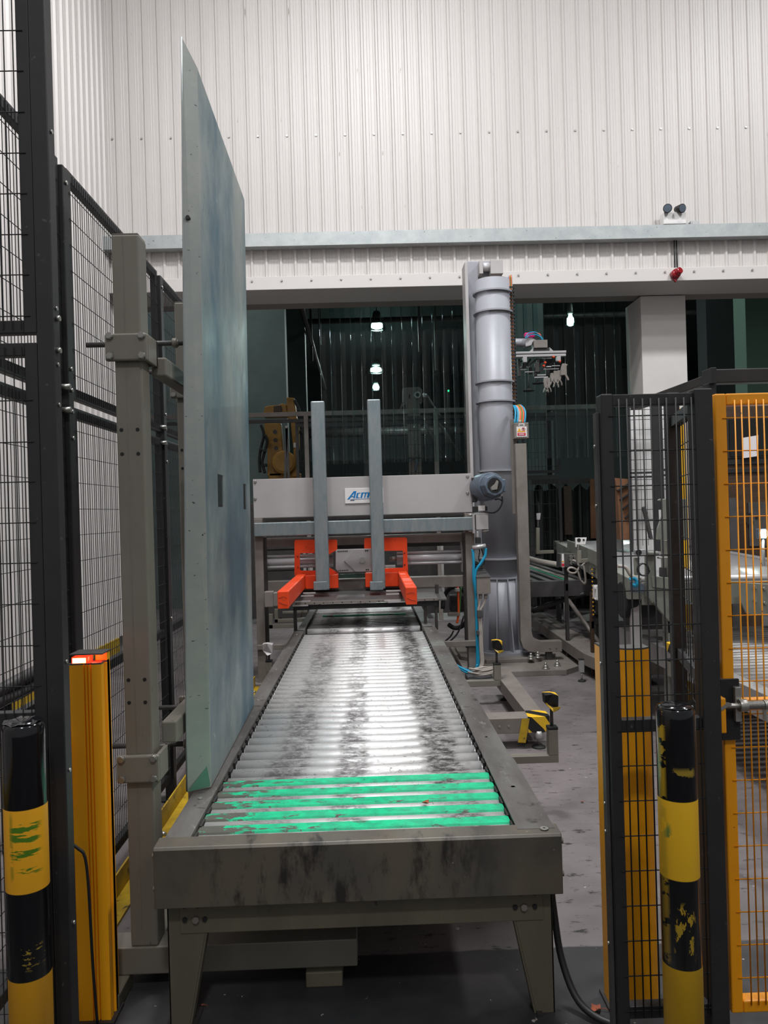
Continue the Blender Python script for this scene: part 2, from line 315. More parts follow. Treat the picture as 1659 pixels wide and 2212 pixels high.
# black and yellow bollard wrap with scrapes
def bollard_mat(name, edges, scr, yc=(255, 200, 44)):
    m, nt, N, L, b = nodes_mat(name, .16, 0); v = wvec(N, L); tc = N.new('ShaderNodeTexCoord'); X, Yc, Zc = sep(N, L, tc.outputs['Object'])
    f = None
    for a, c in edges:
        t = mth(N, L, 'MULTIPLY', mr(N, L, Zc, a-.0008, a+.0008), mr(N, L, Zc, c-.0008, c+.0008, 1, 0)); f = t if f is None else mth(N, L, 'MAXIMUM', f, t)
    c0 = mixc(N, L, f, (12, 13, 17), yc)
    L.new(mr(N, L, f, 0, 1, .13, .42), b.inputs['Roughness'])
    tv = tc.outputs['Object']
    for (xa, xb, za, zb, sc_, st, th, col_) in scr:
        reg = mth(N, L, 'MULTIPLY', mth(N, L, 'MULTIPLY', mr(N, L, X, xa, xa+.008), mr(N, L, X, xb-.008, xb, 1, 0)), mth(N, L, 'MULTIPLY', mr(N, L, Zc, za, za+.02), mr(N, L, Zc, zb-.02, zb, 1, 0)))
        reg = mth(N, L, 'MULTIPLY', reg, mr(N, L, Yc, -.005, 0, 1, 0))
        c0 = mixc(N, L, mth(N, L, 'MULTIPLY', reg, mr(N, L, noise(N, L, tv, sc_, 6, st), th, th+.02)), c0, col_)
    L.new(c0, b.inputs['Base Color']); return m
# clear pvc strip and clear guard pane
def clear(name, col, fac, rough=.04):
    m = bpy.data.materials.new(name); m.use_nodes = True; nt = m.node_tree; N = nt.nodes; L = nt.links; N.remove(N['Principled BSDF'])
    t = N.new('ShaderNodeBsdfTransparent'); t.inputs[0].default_value = (*srgb(col), 1); g = N.new('ShaderNodeBsdfGlossy'); g.inputs['Roughness'].default_value = rough
    fr = N.new('ShaderNodeFresnel'); fr.inputs[0].default_value = 1.45; ad = mth(N, L, 'ADD', mth(N, L, 'MULTIPLY', fr.outputs[0], .6), fac)
    mx = N.new('ShaderNodeMixShader'); L.new(ad, mx.inputs[0]); L.new(t.outputs[0], mx.inputs[1]); L.new(g.outputs[0], mx.inputs[2]); L.new(mx.outputs[0], N['Material Output'].inputs[0]); return m
M['pvc'] = clear('clear_pvc_strip', (222, 238, 236), .0, .05); M['glass'] = clear('lamp_glass', (235, 245, 245), .08)
M['bead'] = clear('pvc_glint_rod', (215, 228, 228), .30, .07)
M['smoked'] = clear('smoked_amber_pane', (120, 92, 66), .05, .05)
# tape
def tape_mat():
    m, nt, N, L, b = nodes_mat('black_yellow_tape', .4, 0); tc = N.new('ShaderNodeTexCoord'); X, Yc, Zc = sep(N, L, tc.outputs['Object'])
    s = mth(N, L, 'FRACT', mth(N, L, 'MULTIPLY', mth(N, L, 'ADD', mth(N, L, 'ADD', X, Yc), mth(N, L, 'ADD', Zc, 5.02)), 5.2), 0)
    L.new(mixc(N, L, mr(N, L, s, .49, .51), (232, 186, 40), (24, 24, 26)), b.inputs['Base Color']); return m
M['tape'] = tape_mat()


# ================================================================ STRUCTURE
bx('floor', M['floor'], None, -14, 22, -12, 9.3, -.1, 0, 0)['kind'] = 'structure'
YB = 9.15; XL = -3.0
def cladding(name, axis, a0, a1, fixed, z0, z1, sheet_w=1.032, sign=1, fix_rows=()):
    root = troot(name); pitch = .172; n = int(math.ceil((a1-a0)/sheet_w)); proto = None
    for i in range(n):
        if proto is None:
            prof = []; k = 0.
            for r in range(6):
                o = r*pitch
                prof += [(o, 0), (o+.030, 0), (o+.034, .003), (o+.040, 0), (o+.060, 0), (o+.064, .003), (o+.070, 0), (o+.100, 0), (o+.104, .003), (o+.110, 0), (o+.126, 0), (o+.138, .022), (o+.160, .022)]
            prof += [(6*pitch, 0)]
            fr = [(x, fixed-h*sign) for x, h in prof]; mb = MB(); T = .03*sign
            outline = fr+[(prof[-1][0], fixed+T), (0, fixed+T)]
            if axis == 'x': pts = [(a0+x, y, z0) for x, y in outline]
            else: pts = [(y, a0+x, z0) for x, y in outline]
            mb.prism(pts, (0, 0, z1-z0)); proto = mb.build('cladding_sheet', M['wall'], root)
        else: copy_at(proto, ((sheet_w+.0)*i, 0, 0) if axis == 'x' else (0, sheet_w*i, 0), root)
    if fix_rows:
        mb = MB()
        for z in fix_rows:
            q = a0+.09
            while q < a1:
                if axis == 'x': mb.cyl((q, fixed, z), (q, fixed-.012, z), .012, n=6)
                q += .344
        mb.build('fixing_screw', M['bolt'], root, kind='stuff')
    return root
zr0, zr1 = P(829, 536, YB)[1], P(829, 508, YB)[1]
zl0, zl1 = P(829, 624, YB)[1], P(829, 596, YB)[1]
cladding('wall_back', 'x', XL, 9.2, YB, zr1-.02, 10.2, fix_rows=(P(829, 290, YB)[1],))
cladding('wall_back_lower', 'x', XL, 9.2, YB, zl1-.02, zr1-.02)['kind'] = 'structure'
cladding('wall_left', 'y', -1.2, YB, XL, .16, 10.2, sign=-1)
t1 = MB().prism([(XL, YB-.02, zr0), (XL, YB-.15, zr0), (XL, YB-.15, zr1), (XL, YB-.02, zr1+.03)], (12.3, 0, 0)).build('trim_1', M['galv_wall']); struct(t1)
bx('trim_2', M['lintel'], None, XL, 9.3, YB-.07, YB+.55, zl0, zl1, .004)['kind'] = 'structure'
mb = MB(); q = XL+.3
while q < 9: mb.cyl((q, YB-.065, zl1-.05), (q, YB-.085, zl1-.05), .012, n=6); q += .35
mb.build('trim_screw', M['bolt'], None, kind='structure')
zi = P(829, 652, YB+.62)[1]
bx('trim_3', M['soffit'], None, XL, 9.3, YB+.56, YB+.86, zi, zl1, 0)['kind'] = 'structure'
bx('baseboard_left', M['kerb'], None, XL-.03, XL+.03, -1.2, 9.1, 0, .16, 0)['kind'] = 'structure'
bx('ceiling', M['ceiling'], None, -14, 22, 1.5, 9.3, 10.2, 10.3, 0)['kind'] = 'structure'
# white pillar that carries the lintel
px0, px1, _, _ = rect(1386, 700, 1483, 760, 9.72)
struct(bx('wall_pillar', M['wall_in'], None, px0, px1, 9.72, 10.3, 0, zl0, .006))
px2 = P(1900, 1000, 9.72)[0]
# far room
bx('floor_far', M['floor'], None, -7, 16, 9.3, 36, -.1, 0, 0)['kind'] = 'structure'
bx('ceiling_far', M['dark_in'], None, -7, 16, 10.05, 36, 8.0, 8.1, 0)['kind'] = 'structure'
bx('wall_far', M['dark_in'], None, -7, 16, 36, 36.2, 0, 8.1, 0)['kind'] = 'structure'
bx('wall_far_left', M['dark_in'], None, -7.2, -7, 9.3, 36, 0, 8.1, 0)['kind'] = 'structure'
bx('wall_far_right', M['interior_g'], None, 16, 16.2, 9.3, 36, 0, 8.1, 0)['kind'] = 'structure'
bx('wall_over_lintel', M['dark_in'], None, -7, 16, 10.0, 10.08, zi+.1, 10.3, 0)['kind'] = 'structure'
def part_wall(l, r, Y, d, m_, h=8.0):
    x0, x1, _, _ = rect(l, 700, r, 800, Y); return struct(bx('wall_partition', m_, None, x0, x1, Y, Y+d, 0, h, .004))
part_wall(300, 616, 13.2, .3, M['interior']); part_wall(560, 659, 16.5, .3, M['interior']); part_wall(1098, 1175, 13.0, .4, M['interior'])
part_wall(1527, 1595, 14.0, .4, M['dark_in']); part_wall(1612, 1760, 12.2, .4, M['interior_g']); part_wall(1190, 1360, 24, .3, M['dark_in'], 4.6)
# far room ceiling pipes and hangers
def pipe(name, label, pts, r, m_): return tag(MB().tube(pts, r, 8, 1).build(name, m_), label, 'pipe')
pipe('ceiling_pipe', 'dark pipe crossing high under the far room ceiling behind lamps', [(-2.2, 19, 6.3), (8.5, 19, 6.3)], .07, M['dark'])
pipe('ceiling_pipe', 'thin dark pipe sloping away under the far room ceiling, left', [P3(650, 662, 14), P3(703, 840, 30)], .05, M['dark'])
pipe('ceiling_pipe', 'long dark duct low on the far room back wall', [(-3, 33, 5.0), (12, 33, 5.0)], .2, M['dark'])
for i, (px, y0, y1) in enumerate(((690, 690, 745), (671, 690, 780), (905, 690, 760), (940, 690, 800))):
    a = P3(px, y0, 18.5); b2 = P3(px, y1, 18.5)
    tag(MB().beam((a[0], 18.5, 8), (a[0], 18.5, b2[2]), .06, .03).build('pipe_hanger', M['dark']), ('short dark hanger strap left of the far lamps', 'long dark hanger strap, leftmost under far ceiling', 'dark hanger strap just right of the far lamps', 'dark hanger strap nearest the silver column, far ceiling')[i], 'bracket', 'pipe hangers')
def bay(px, py, Y, label, r=.25):
    x, z = P(px, py, Y); t = thing('high_bay_light', label, 'ceiling lamp', (x, Y, z+.1))
    MB().cyl((x, Y, z+.3), (x, Y, 8.0), .012, n=6).build('drop_rod', M['dark'], t)
    MB().lathe((x, Y, z), [(r*.3, .34), (r*.42, .30), (r*.5, .16), (r*.46, .10)], 20).build('lamp_body', M['dark'], t)
    MB().lathe((x, Y, z), [(r, -.16), (r*.97, -.10), (r*.72, .05), (r*.45, .12)], 20).build('glass_shade', M['glass'], t)
    MB().lathe((x, Y, z), [(r*.2, -.13), (r*.62, -.09), (r*.6, .0), (r*.2, .05)], 16).build('lit_bulb', M['lampw'], t)
bay(814, 700, 20.4, 'nearest of three glass high bay lamps in the dark far room', .24)
bay(812, 796, 26.6, 'middle of three glass high bay lamps in the far room', .30)
bay(812, 834, 30.6, 'farthest and faintest high bay lamp in the far room', .2)
bay(1232, 688, 17.0, 'lone high bay lamp glowing beyond the gripper head', .12)
# strip curtain
sroot = thing('strip_curtain', 'clear plastic strip curtain hanging in the wide opening behind machine', 'strip curtain', (0, 10.16, 4))
sx0 = P(695, 900, 10.16)[0]; sx1 = P(1372, 900, 10.16)[0]
mb = MB(); nseg = 6; wS = .2
prof = [(-wS/2+wS*i/nseg, -.018*(1-(2*i/nseg-1)**2)) for i in range(nseg+1)]
zc1, zc0 = zi+.12, 2.2
vs = [(sx0+wS/2+x, 10.16+y, z) for z in (zc0, zc1) for x, y in prof]
fs = [(i, i+1, nseg+2+i, nseg+1+i) for i in range(nseg)]
pr = MB().add(vs, fs, True).build('pvc_strip', M['pvc'], sroot); 
bead = MB().cyl((sx0+.006, 10.15, zc0), (sx0+.006, 10.15, zc1), .0045, n=10).build('edge_glint_rod', M['bead'], pr)  # glossy rod added along each strip edge to catch lamp glints
ns = int((sx1-sx0)/.135)
for i in range(1, ns):
    c = copy_at(pr, (.135*i, .03*(i % 2)+random.uniform(-.006, .006), 0), sroot); copy_at(bead, (0, 0, 0), c)
MB().box(sx0-.05, sx1+.05, 10.08, 10.24, zi+.08, zi+.14).build('hanging_rail', M['galv'], sroot)
# wall fittings
e = thing('emergency_light', 'white twin-head emergency light standing on the wall rail', 'light', P3(1454, 487, YB-.1))
x0, x1, z0, z1 = rect(1430, 461, 1479, 487, YB-.1); bx('housing', M['white'], e, x0, x1, YB-.15, YB-.03, z0, z1, .008)
bx('rating_label', M['paper'], e, x0+.16, x0+.22, YB-.152, YB-.149, z0+.02, z0+.06, 0)
for px in (1441, 1468):
    c = Vector(P3(px, 451, YB-.17)); d = Vector((-.25 if px < 1450 else .25, -.9, -.25)).normalized()
    h = MB().cyl(c+d*.05, c-d*.06, .052, .035, 16).build('lamp_head', M['dark'], e)
    MB().cyl(c+d*.056, c+d*.05, .043, n=16).build('lens', M['motor'], h)
    MB().cyl((c.x, YB-.12, z1-.005), c-d*.02, .012, n=8).build('swivel_neck', M['dark'], e)
j = thing('junction_box', 'small grey junction box beside the emergency light', 'box', P3(1500, 487, YB-.1)); x0, x1, z0, z1 = rect(1491, 478, 1509, 488, YB-.1)
bx('housing', M['galv_wall'], j, x0, x1, YB-.12, YB-.04, z0, z1, .004); bx('lid', M['alu'], j, x0+.015, x1-.015, YB-.125, YB-.119, z0+.01, z1-.01, 0)
MB().cyl((x0, YB-.08, z0+.02), (x0-.07, YB-.08, z0+.02), .01, n=8).build('cable_stub', M['cabled'], j)
for px, lb in ((1456, 'left grey conduit running down the wall to the beacon'), (1461, 'right grey conduit running down the wall to the beacon')):
    a = P3(px, 512, YB-.045); b2 = P3(px, 580, YB-.045); tag(MB().cyl((a[0], a[1], a[2]), (a[0], a[1], b2[2]), .008, n=8).build('conduit', M['cabled']), lb, 'pipe')
bc = thing('warning_beacon', 'red warning beacon mounted on the white lintel', 'beacon', P3(1462, 590, YB-.12)); c = Vector(P3(1461, 590, YB-.13)); d = Vector((.35, -.85, .25)).normalized()
MB().cyl(c-d*.055, c+d*.02, .05, .052, 20).build('base', M['redbeacon'], bc); MB().cyl(c+d*.02, c+d*.07, .045, .038, 20).build('lens', M['redbeacon'], bc, .004)
MB().prism([c+Vector((-.05, .02, -.03)), c+Vector((.05, .02, -.03)), c+Vector((0, .02, -.1))], (0, .03, 0)).build('bracket', M['redbeacon'], bc)
# ================================================================ ROLLER CONVEYOR (near)
CX0, CX1, RI0, RI1, RZ = -.658, .535, -.578, .43, .566
cv = thing('roller_conveyor', 'long grey roller conveyor with green infill plates at its near end', 'conveyor', (-.06, 2.37, 0))
def rail(x0, x1, y0, y1, inner):
    mb = MB(); th = .008; mb.box(x0, x1, y0, y1, RZ-th, RZ)
    mb.box(x0, x0+th, y0, y1, RZ-.14, RZ-th); mb.box(x1-th, x1, y0, y1, RZ-.09, RZ-th); mb.box(x0, x1, y0, y1, RZ-.148, RZ-.14)
    return mb
for (a, b2) in ((CX0, RI0), (RI1, CX1)):
    r_ = rail(a, b2, 2.34, 6.5, 0).build('side_rail', M['rail'], cv, .002)
MB().prism([(RI1-.004, 2.34, RZ+.001), (CX1+.005, 2.34, RZ+.001), (CX1+.005, 3.0, RZ+.001), (RI1-.004, 3.6, RZ+.001)], (0, 0, .003)).build('wear_plate', M['rail'], cv)
mbs = MB()
for yy in (2.7, 3.3, 4.1, 4.9, 5.7, 6.3):
    for xx in (CX0+.04, RI1+.05): mbs.cyl((xx, yy, RZ), (xx, yy, RZ+.004), .008, n=10)
mbs.build('rail_screw', M['bolt'], cv, kind='stuff')
mb = MB(); xe, xf = -.672, .552
mb.prism([(xe, 2.30, .386), (xe, 2.30, .560), (xe, 2.306, .568), (xe, 2.42 if False else 2.375, .570), (xe, 2.375, .564), (xe, 2.308, .560), (xe, 2.306, .386)], (xf-xe, 0, 0))
mb.box(xe, xe+.006, 2.306, 2.375, .386, .564); mb.box(xf-.006, xf, 2.306, 2.375, .386, .564)
mb.build('end_cover', M['cover'], cv, .003, 3)
for (xx, zz) in ((xe, .53), (xe, .43), (xf, .53), (xf, .43)):
    s_ = -1 if xx < 0 else 1; MB().cyl((xx, 2.34, zz), (xx+s_*.012, 2.34, zz), .009, n=6).build('cover_bolt', M['bolt'], cv)
bt = MB().cyl((xf-.045, 2.335, .570), (xf-.045, 2.335, .573), .013, n=20).build('countersunk_screw', M['bolt'], cv); MB().cyl((xf-.045, 2.335, .5725), (xf-.045, 2.335, .5735), .004, n=6).build('socket', M['ink'], bt)
rad = .040; ry0 = 2.416; rp = .104
rol = MB().cyl((RI0+.014, ry0, RZ-.055), (RI1-.014, ry0, RZ-.055), rad, n=28)
for xx, dx in ((RI0+.014, -.004), (RI1-.014, .004)): rol.cyl((xx, ry0, RZ-.055), (xx+dx, ry0, RZ-.055), .031, n=14)
rl = rol.build('roller', M['roller'], cv); rl.location = (0, 0, 0)
shaft = MB().cyl((RI0-.004, ry0, RZ-.055), (RI1+.004, ry0, RZ-.055), .008, n=8).build('roller_shaft', M['dark'], rl)
for k in range(1, 39):
    c = copy_at(rl, (0, rp*k, 0), cv); s2 = copy_at(shaft, (0, 0, 0), c)
gp = None
for k in range(6):
    y = ry0-.05+rp*k
    mb = MB(); x0 = RI0+.004; x1 = RI1-.006; n = 14; rr = random.Random(k)
    mb.prism([(x0, y-.034, RZ-.028), (x0, y-.026, RZ-.0155), (x0, y+.026, RZ-.0155), (x0, y+.034, RZ-.028)], (x1-x0, 0, 0))
    mb.build('infill_plate', M['green'], cv)
mb = MB()
for k in range(39):
    y = ry0+rp*k
    mb.box(RI0+.002, RI0+.010, y-.03, y+.03, RZ-.115, RZ-.012); mb.box(RI1-.010, RI1-.002, y-.03, y+.03, RZ-.115, RZ-.012)
mb.build('chain_guard_block', M['dark'], cv, kind='stuff')
bx('cross_channel', M['olive'], cv, -.61, .50, 2.345, 2.40, P(800, 2002, 2.345)[1], .386, .002)
MB().box(RI0, RI1, 2.38, 6.5, .440, .448).build('dark_gap_sheet', M['rubber'], cv)  # black sheet set under the rollers to darken the gaps between them
def leg(pl, name='leg'):
    mb = MB(); pts = [P3(*q, 2.355) for q in pl]; zmin = 0.0
    pts = [(x, y, max(z, 0.0)) for x, y, z in pts]
    mb.prism(pts, (0, .006, 0)); return mb, pts
mb, pts = leg([(350, 1958), (436, 1958), (433, 2010), (392, 2203), (352, 2205)]); pts = [(p[0], p[1], 0 if i > 2 else p[2]) for i, p in enumerate(pts)]
def legpair(dy):
    for side in (-1, 1):
        a = -.648 if side < 0 else .528; s_ = 1 if side < 0 else -1
        mb = MB(); pl = [(a, .45), (a+s_*.122, .45), (a+s_*.118, .305), (a+s_*.058, .0), (a, .0)]
        mb.prism([(x, 2.348+dy, z) for x, z in pl], (0, .006, 0)); mb.box(min(a, a+s_*.006), max(a, a+s_*.006), 2.348+dy, 2.42+dy, 0, .45)
        mb.prism([(a+s_*.118, 2.348+dy, .305), (a+s_*.058, 2.348+dy, 0), (a+s_*.058, 2.40+dy, 0), (a+s_*.118, 2.40+dy, .305)], (s_*.006, 0, 0))
        lg = mb.build('leg', M['olive'], cv, .0015)
        MB().box(a-(.03 if s_ < 0 else -.0)-.012+(-0.0), a+s_*.07+.012, 2.33+dy, 2.44+dy, 0, .008).build('foot_plate', M['dark'], lg)
        if dy == 0:
            for (ox, oz) in ((.055, .372), (.095, .372), (.055, .330), (.115, .330)):
                MB().cyl((a+s_*ox, 2.3485, oz), (a+s_*ox, 2.340, oz), .0075, n=10).build('bolt_hole_plug', M['ink'], lg)
            MB().cyl((a+s_*.088, 2.348, .330), (a+s_*.088, 2.336, .330), .0105, n=6).build('leg_bolt', M['beige_d'], lg)
for dy in (0, 1.9, 3.9): legpair(dy)
# fallen leaf on the rollers and litter
def leaf(name, label, px, py, z, s, seed):
    r = random.Random(seed); x, y, _ = PZ(px, py, z); n = 9
    mb = MB(); ring = [(x+s*math.cos(2*math.pi*i/n)*(1 if i % 2 else .6), y+s*.8*math.sin(2*math.pi*i/n)*(1 if i % 2 else .62), z+.004+r.uniform(0, s*.7)) for i in range(n)]
    vs = [(x, y, z+.003)]+ring; fs = [(0, i+1, (i+1) % n+1) for i in range(n)]
    mb.add(vs, fs, True); mb.tube([(x, y, z+.004), (x+s*1.2, y-s*.3, z+.01), (x+s*1.6, y-s*.6, z+.004)], s*.05, 5, 2)
    return tag(mb.build(name, M['leaf']), label, 'leaf')
leaf('dry_leaf', 'crumpled brown leaf lying on the green conveyor plates', 920, 1738, RZ-.014, .016, 1)
leaf('dry_leaf', 'reddish dry leaf on grey floor between conveyor and amber pillar', 1258, 1734, 0, .012, 2)
leaf('dry_leaf', 'pink-brown dry leaf on dark floor beside black cable', 1288, 2183, 0, .022, 3)
leaf('dry_leaf', 'tiny pale scrap on dark floor inside left front leg', 437, 2176, 0, .012, 4)
# second roller section under the machine
c2 = thing('roller_conveyor', 'second roller section passing under the orange clamps', 'conveyor', (-.06, 6.7, 0))
for (a, b2) in ((CX0+.02, RI0-.0), (RI1+.0, CX1-.02)): rail(a, b2, 6.56, 9.0, 0).build('side_rail', M['rail'], c2, .002)
r0 = MB().cyl((RI0+.014, 6.70, RZ-.055), (RI1-.014, 6.70, RZ-.055), rad, n=20).build('roller', M['roller'], c2)
for k in range(1, 22): copy_at(r0, (0, rp*k, 0), c2)
MB().box(RI0, RI1, 6.60, 6.63, RZ-.09, RZ-.05).build('cross_beam', M['dark'], c2)
bx('green_belt_edge', M['green'], c2, RI0+.1, RI1-.1, 7.48, 7.51, RZ-.02, RZ-.008, 0)
for y in (6.65, 8.7):
    for x in (CX0+.04, RI1+.03): bx('leg', M['beige_d'], c2, x, x+.05, y, y+.05, 0, RZ-.148)
# ================================================================ LEFT BRACKET STAND + SHEET
st = thing('support_stand', 'tall twin-post grey steel stand holding the big upright sheet', 'stand', (-.6, 2.6, 0))
SX0, SX1 = -.825, -.735
def post(y):
    p = bx('post', M['beige'], st, SX0, SX1, y, y+.09, .14, 2.49, .006)
    MB().box(SX0+.003, SX1-.003, y+.003, y+.087, 2.49, 2.494).build('post_cap', M['beige'], p)
    MB().box(SX0+.036, SX0+.0385, y-.0008, y+.001, .2, 2.48).build('weld_seam', M['beige_d'], p)
    mb = MB()
    for z in (1.845, 1.765, 1.02, .945):
        for x in (SX0+.017, SX1-.020): mb.cyl((x, y-.0012, z), (x, y+.002, z), .0062, n=12)
    mb.build('bolt_hole', M['ink'], p, kind='stuff')
    return p
post(2.55); post(3.37)
bx('base_beam', M['beige'], st, -.915, -.08, 2.545, 2.645, .05, .14, .004); bx('base_beam', M['beige'], st, -.915, -.08, 3.365, 3.465, .05, .14, .004)
bx('tie_beam', M['beige'], st, -.82, -.74, 2.645, 3.365, .05, .13, .004)
for (x, y) in ((-.89, 2.45), (-.19, 2.53), (-.89, 3.36), (-.19, 3.36)):
    f = bx('foot_plate', M['olive'], st, x-.06, x+.06, y-.01, y+.13, 0, .05, .004)
    MB().cyl((x, y+.035, .05), (x, y+.035, .062), .016, n=6).cyl((x, y+.035, .062), (x, y+.035, .082), .008, n=8).build('anchor_bolt', M['bolt'], f)
def clamp(y, zc, y1):
    c = bx('clamp_plate', M['beige'], st, SX0-.024, SX1+.024, y-.022, y-.002, zc-.045, zc+.045, .006)
    bx('side_plate', M['beige'], st, SX1+.012, SX1+.024, y-.002, y+.11, zc-.045, zc+.045, .003); bx('rear_plate', M['beige'], st, SX0-.024, SX1+.024, y+.092, y+.108, zc-.045, zc+.045, .003)
    for x in (SX0-.006, SX1+.008):
        for z in (zc-.030, zc+.036):
            b_ = MB().cyl((x, y-.022, z), (x, y-.030, z), .012, n=6).cyl((x, y-.030, z), (x, y-.033, z), .009, n=16).build('hex_bolt', M['bolt'], c)
ZU, ZLo = P(281, 749, 2.53)[1], P(302, 1662, 2.53)[1]
for y in (2.55, 3.37): clamp(y, ZU, y); clamp(y, ZLo, y)
bx('cross_arm', M['beige'], st, SX1+.0, SX1+.052, 2.66, 3.37, ZU-.075, ZU-.01, .006); bx('cross_arm', M['beige'], st, SX1+.0, SX1+.052, 2.66, 3.37, ZLo+.045, ZLo+.12, .006)
for z in (P(210, 745, 2.845)[1], P(240, 1612, 2.845)[1]):
    for y in (2.845, 3.40):
        r = MB().cyl((-1.02, y, z), (-.612, y, z), .0095, n=14).build('adjusting_rod', M['dgrey'], st)
        MB().cyl((SX1+.03, y, z), (SX1+.047, y, z), .018, n=6).cyl((SX1+.047, y, z), (SX1+.052, y, z), .013, n=16).build('lock_nut', M['beige'], r)
        bx('sheet_lug', M['beige'], st, -.634, -.612, y-.020, y+.035, z-.03, z+.03)
gs = thing('deflector_sheet', 'huge upright blue-stained steel sheet beside the roller conveyor', 'metal sheet', (-.59, 2.80, .57))
NB = (-.600, 2.80, .572); NT = (-.577, 2.80, 3.18); FB = (-.622, 3.98, .572); FT = (-.597, 3.98, 3.18); TH = .004
def sp(u, w):
    a = Vector(NB).lerp(Vector(FB), u); b_ = Vector(NT).lerp(Vector(FT), u); return a.lerp(b_, w)
def face_rect(mb, u0, u1, w0, w1):
    q = [sp(u0, w0), sp(u1, w0), sp(u1, w1), sp(u0, w1)]; mb.prism(q, (-TH, 0, 0))
def uw(px, py):
    x = -.605
    u_, v_ = px-W/2, H/2-py; uu = u_*math.cos(ROLL)+v_*math.sin(ROLL); vv = -u_*math.sin(ROLL)+v_*math.cos(ROLL); d = FWD*F+RGT*uu+UPV*vv
    t = x/d.x; return (d.y*t-2.80)/1.18, (EYE+d.z*t-.572)/(3.18-.572)
ha = uw(466, 1095); hb = uw(477, 1027); ka = uw(528, 1100); kb = uw(533, 1046)
us = [0, ha[0], hb[0], ka[0], kb[0], 1]
mb = MB(); face_rect(mb, 0, us[1], 0, 1); face_rect(mb, us[2], us[3], 0, 1); face_rect(mb, us[4], 1, 0, 1)
face_rect(mb, us[1], us[2], 0, ha[1]); face_rect(mb, us[1], us[2], hb[1], 1); face_rect(mb, us[3], us[4], 0, ka[1]); face_rect(mb, us[3], us[4], kb[1], 1)
mb.build('sheet_face', M['sheet'], gs)
mb = MB(); fl = [NB, NT, (-.619, 2.755, 3.262), (-.676, 2.755, .572)]; mb.prism(fl, (0, -TH, 0)); mb.build('folded_flange', M['flange'], gs)
MB().tube([(-.677, 2.752, .575), (-.648, 2.752, 1.9), (-.620, 2.752, 3.262)], .003, 8, 4).build('flange_bead', M['galv'], gs)
MB().prism([(-.673, 2.748, .575), (-.603, 2.796, .575), (-.603, 2.796, .66)], (0, -.002, 0)).build('green_film_scrap', mat('green_film', (84, 132, 110), .3), gs)
MB().cyl((-.616, 2.772, 2.62), (-.616, 2.750, 2.62), .0075, n=12).build('rivet', M['dark'], gs)
# ================================================================ BOLLARDS
def bollard(name, label, x, y, r, h, mt, wob):
    t = thing(name, label, 'bollard', (x, y, 0))
    MB().lathe((x, y, 0), [(r, .012), (r, h-.03), (r*.97, h-.012), (r*.86, h-.002), (r*.5, h+.004), (r*.05, h+.005)], 40).build('sleeve', mt, t)
    MB().lathe((x, y, 0), [(r+.03, 0), (r+.03, .01), (r+.005, .012)], 32, True).build('base_flange', M['black'], t)
    mb = MB(); n = 18
    mb.add([(x, y, h+wob)]+[(x+(r*.93)*math.cos(2*math.pi*i/n), y+(r*.93)*math.sin(2*math.pi*i/n), h-.004+wob*(.5+.5*math.sin(i*2.3))) for i in range(n)], [(0, i+1, (i+1) % n+1) for i in range(n)], True)
    mb.build('cap', M['gloss'], t); return t
M['gloss'] = mat('gloss_black_cap', (12, 14, 18), .12, coat=.5, bump=.25, bscale=30)
zl = [P(60, y, 1.8)[1] for y in (1736, 1912, 2098)]
BL = bollard_mat('bollard_wrap_a', [(zl[1], zl[0]), (-.1, zl[2])], [(-.02, .045, zl[1]+.03, zl[0]-.01, 9, (1, 1, 7), .56, (84, 130, 30)), (-.02, -.008, zl[1]+.02, zl[0], 14, (1, 1, 3), .40, (120, 130, 30)), (0, .045, zl[2]+.02, zl[2]+.09, 55, (1, 1, 2), .58, (190, 160, 60)), (-.04, -.03, zl[2]+.02, zl[2]+.07, 55, (1, 1, 1), .55, (190, 160, 60))], (255, 184, 40))
xb = P(57, 1800, 1.8)[0]; bollard('safety_bollard', 'black and yellow bollard with green scuffs before the left mesh panel', xb, 1.8, .0475, 1.09, BL, .006)
zr = [P(1463, y, 1.9)[1] for y in (1719, 1886, 2075)]
BR = bollard_mat('bollard_wrap_b', [(zr[1], zr[0]), (-.1, zr[2])], [(-.05, -.037, zr[2], 1.05, 16, (1, 1, 2), .44, (214, 176, 50)), (-.034, .02, zr[2]+.02, zr[1]-.05, 52, (1, 1, .4), .56, (214, 176, 50)), (-.03, .03, zr[0]+.055, zr[0]+.085, 30, (1, 1, 1), .5, (200, 170, 60)), (-.045, -.03, zr[1]+.05, zr[0]-.05, 20, (1, 1, 1), .56, (60, 130, 70))])
xb = P(1466, 1800, 1.9)[0]; bollard('safety_bollard', 'black and yellow bollard with yellow scrapes before the right mesh gate', xb, 1.9, .0475, 1.05, BR, .003)
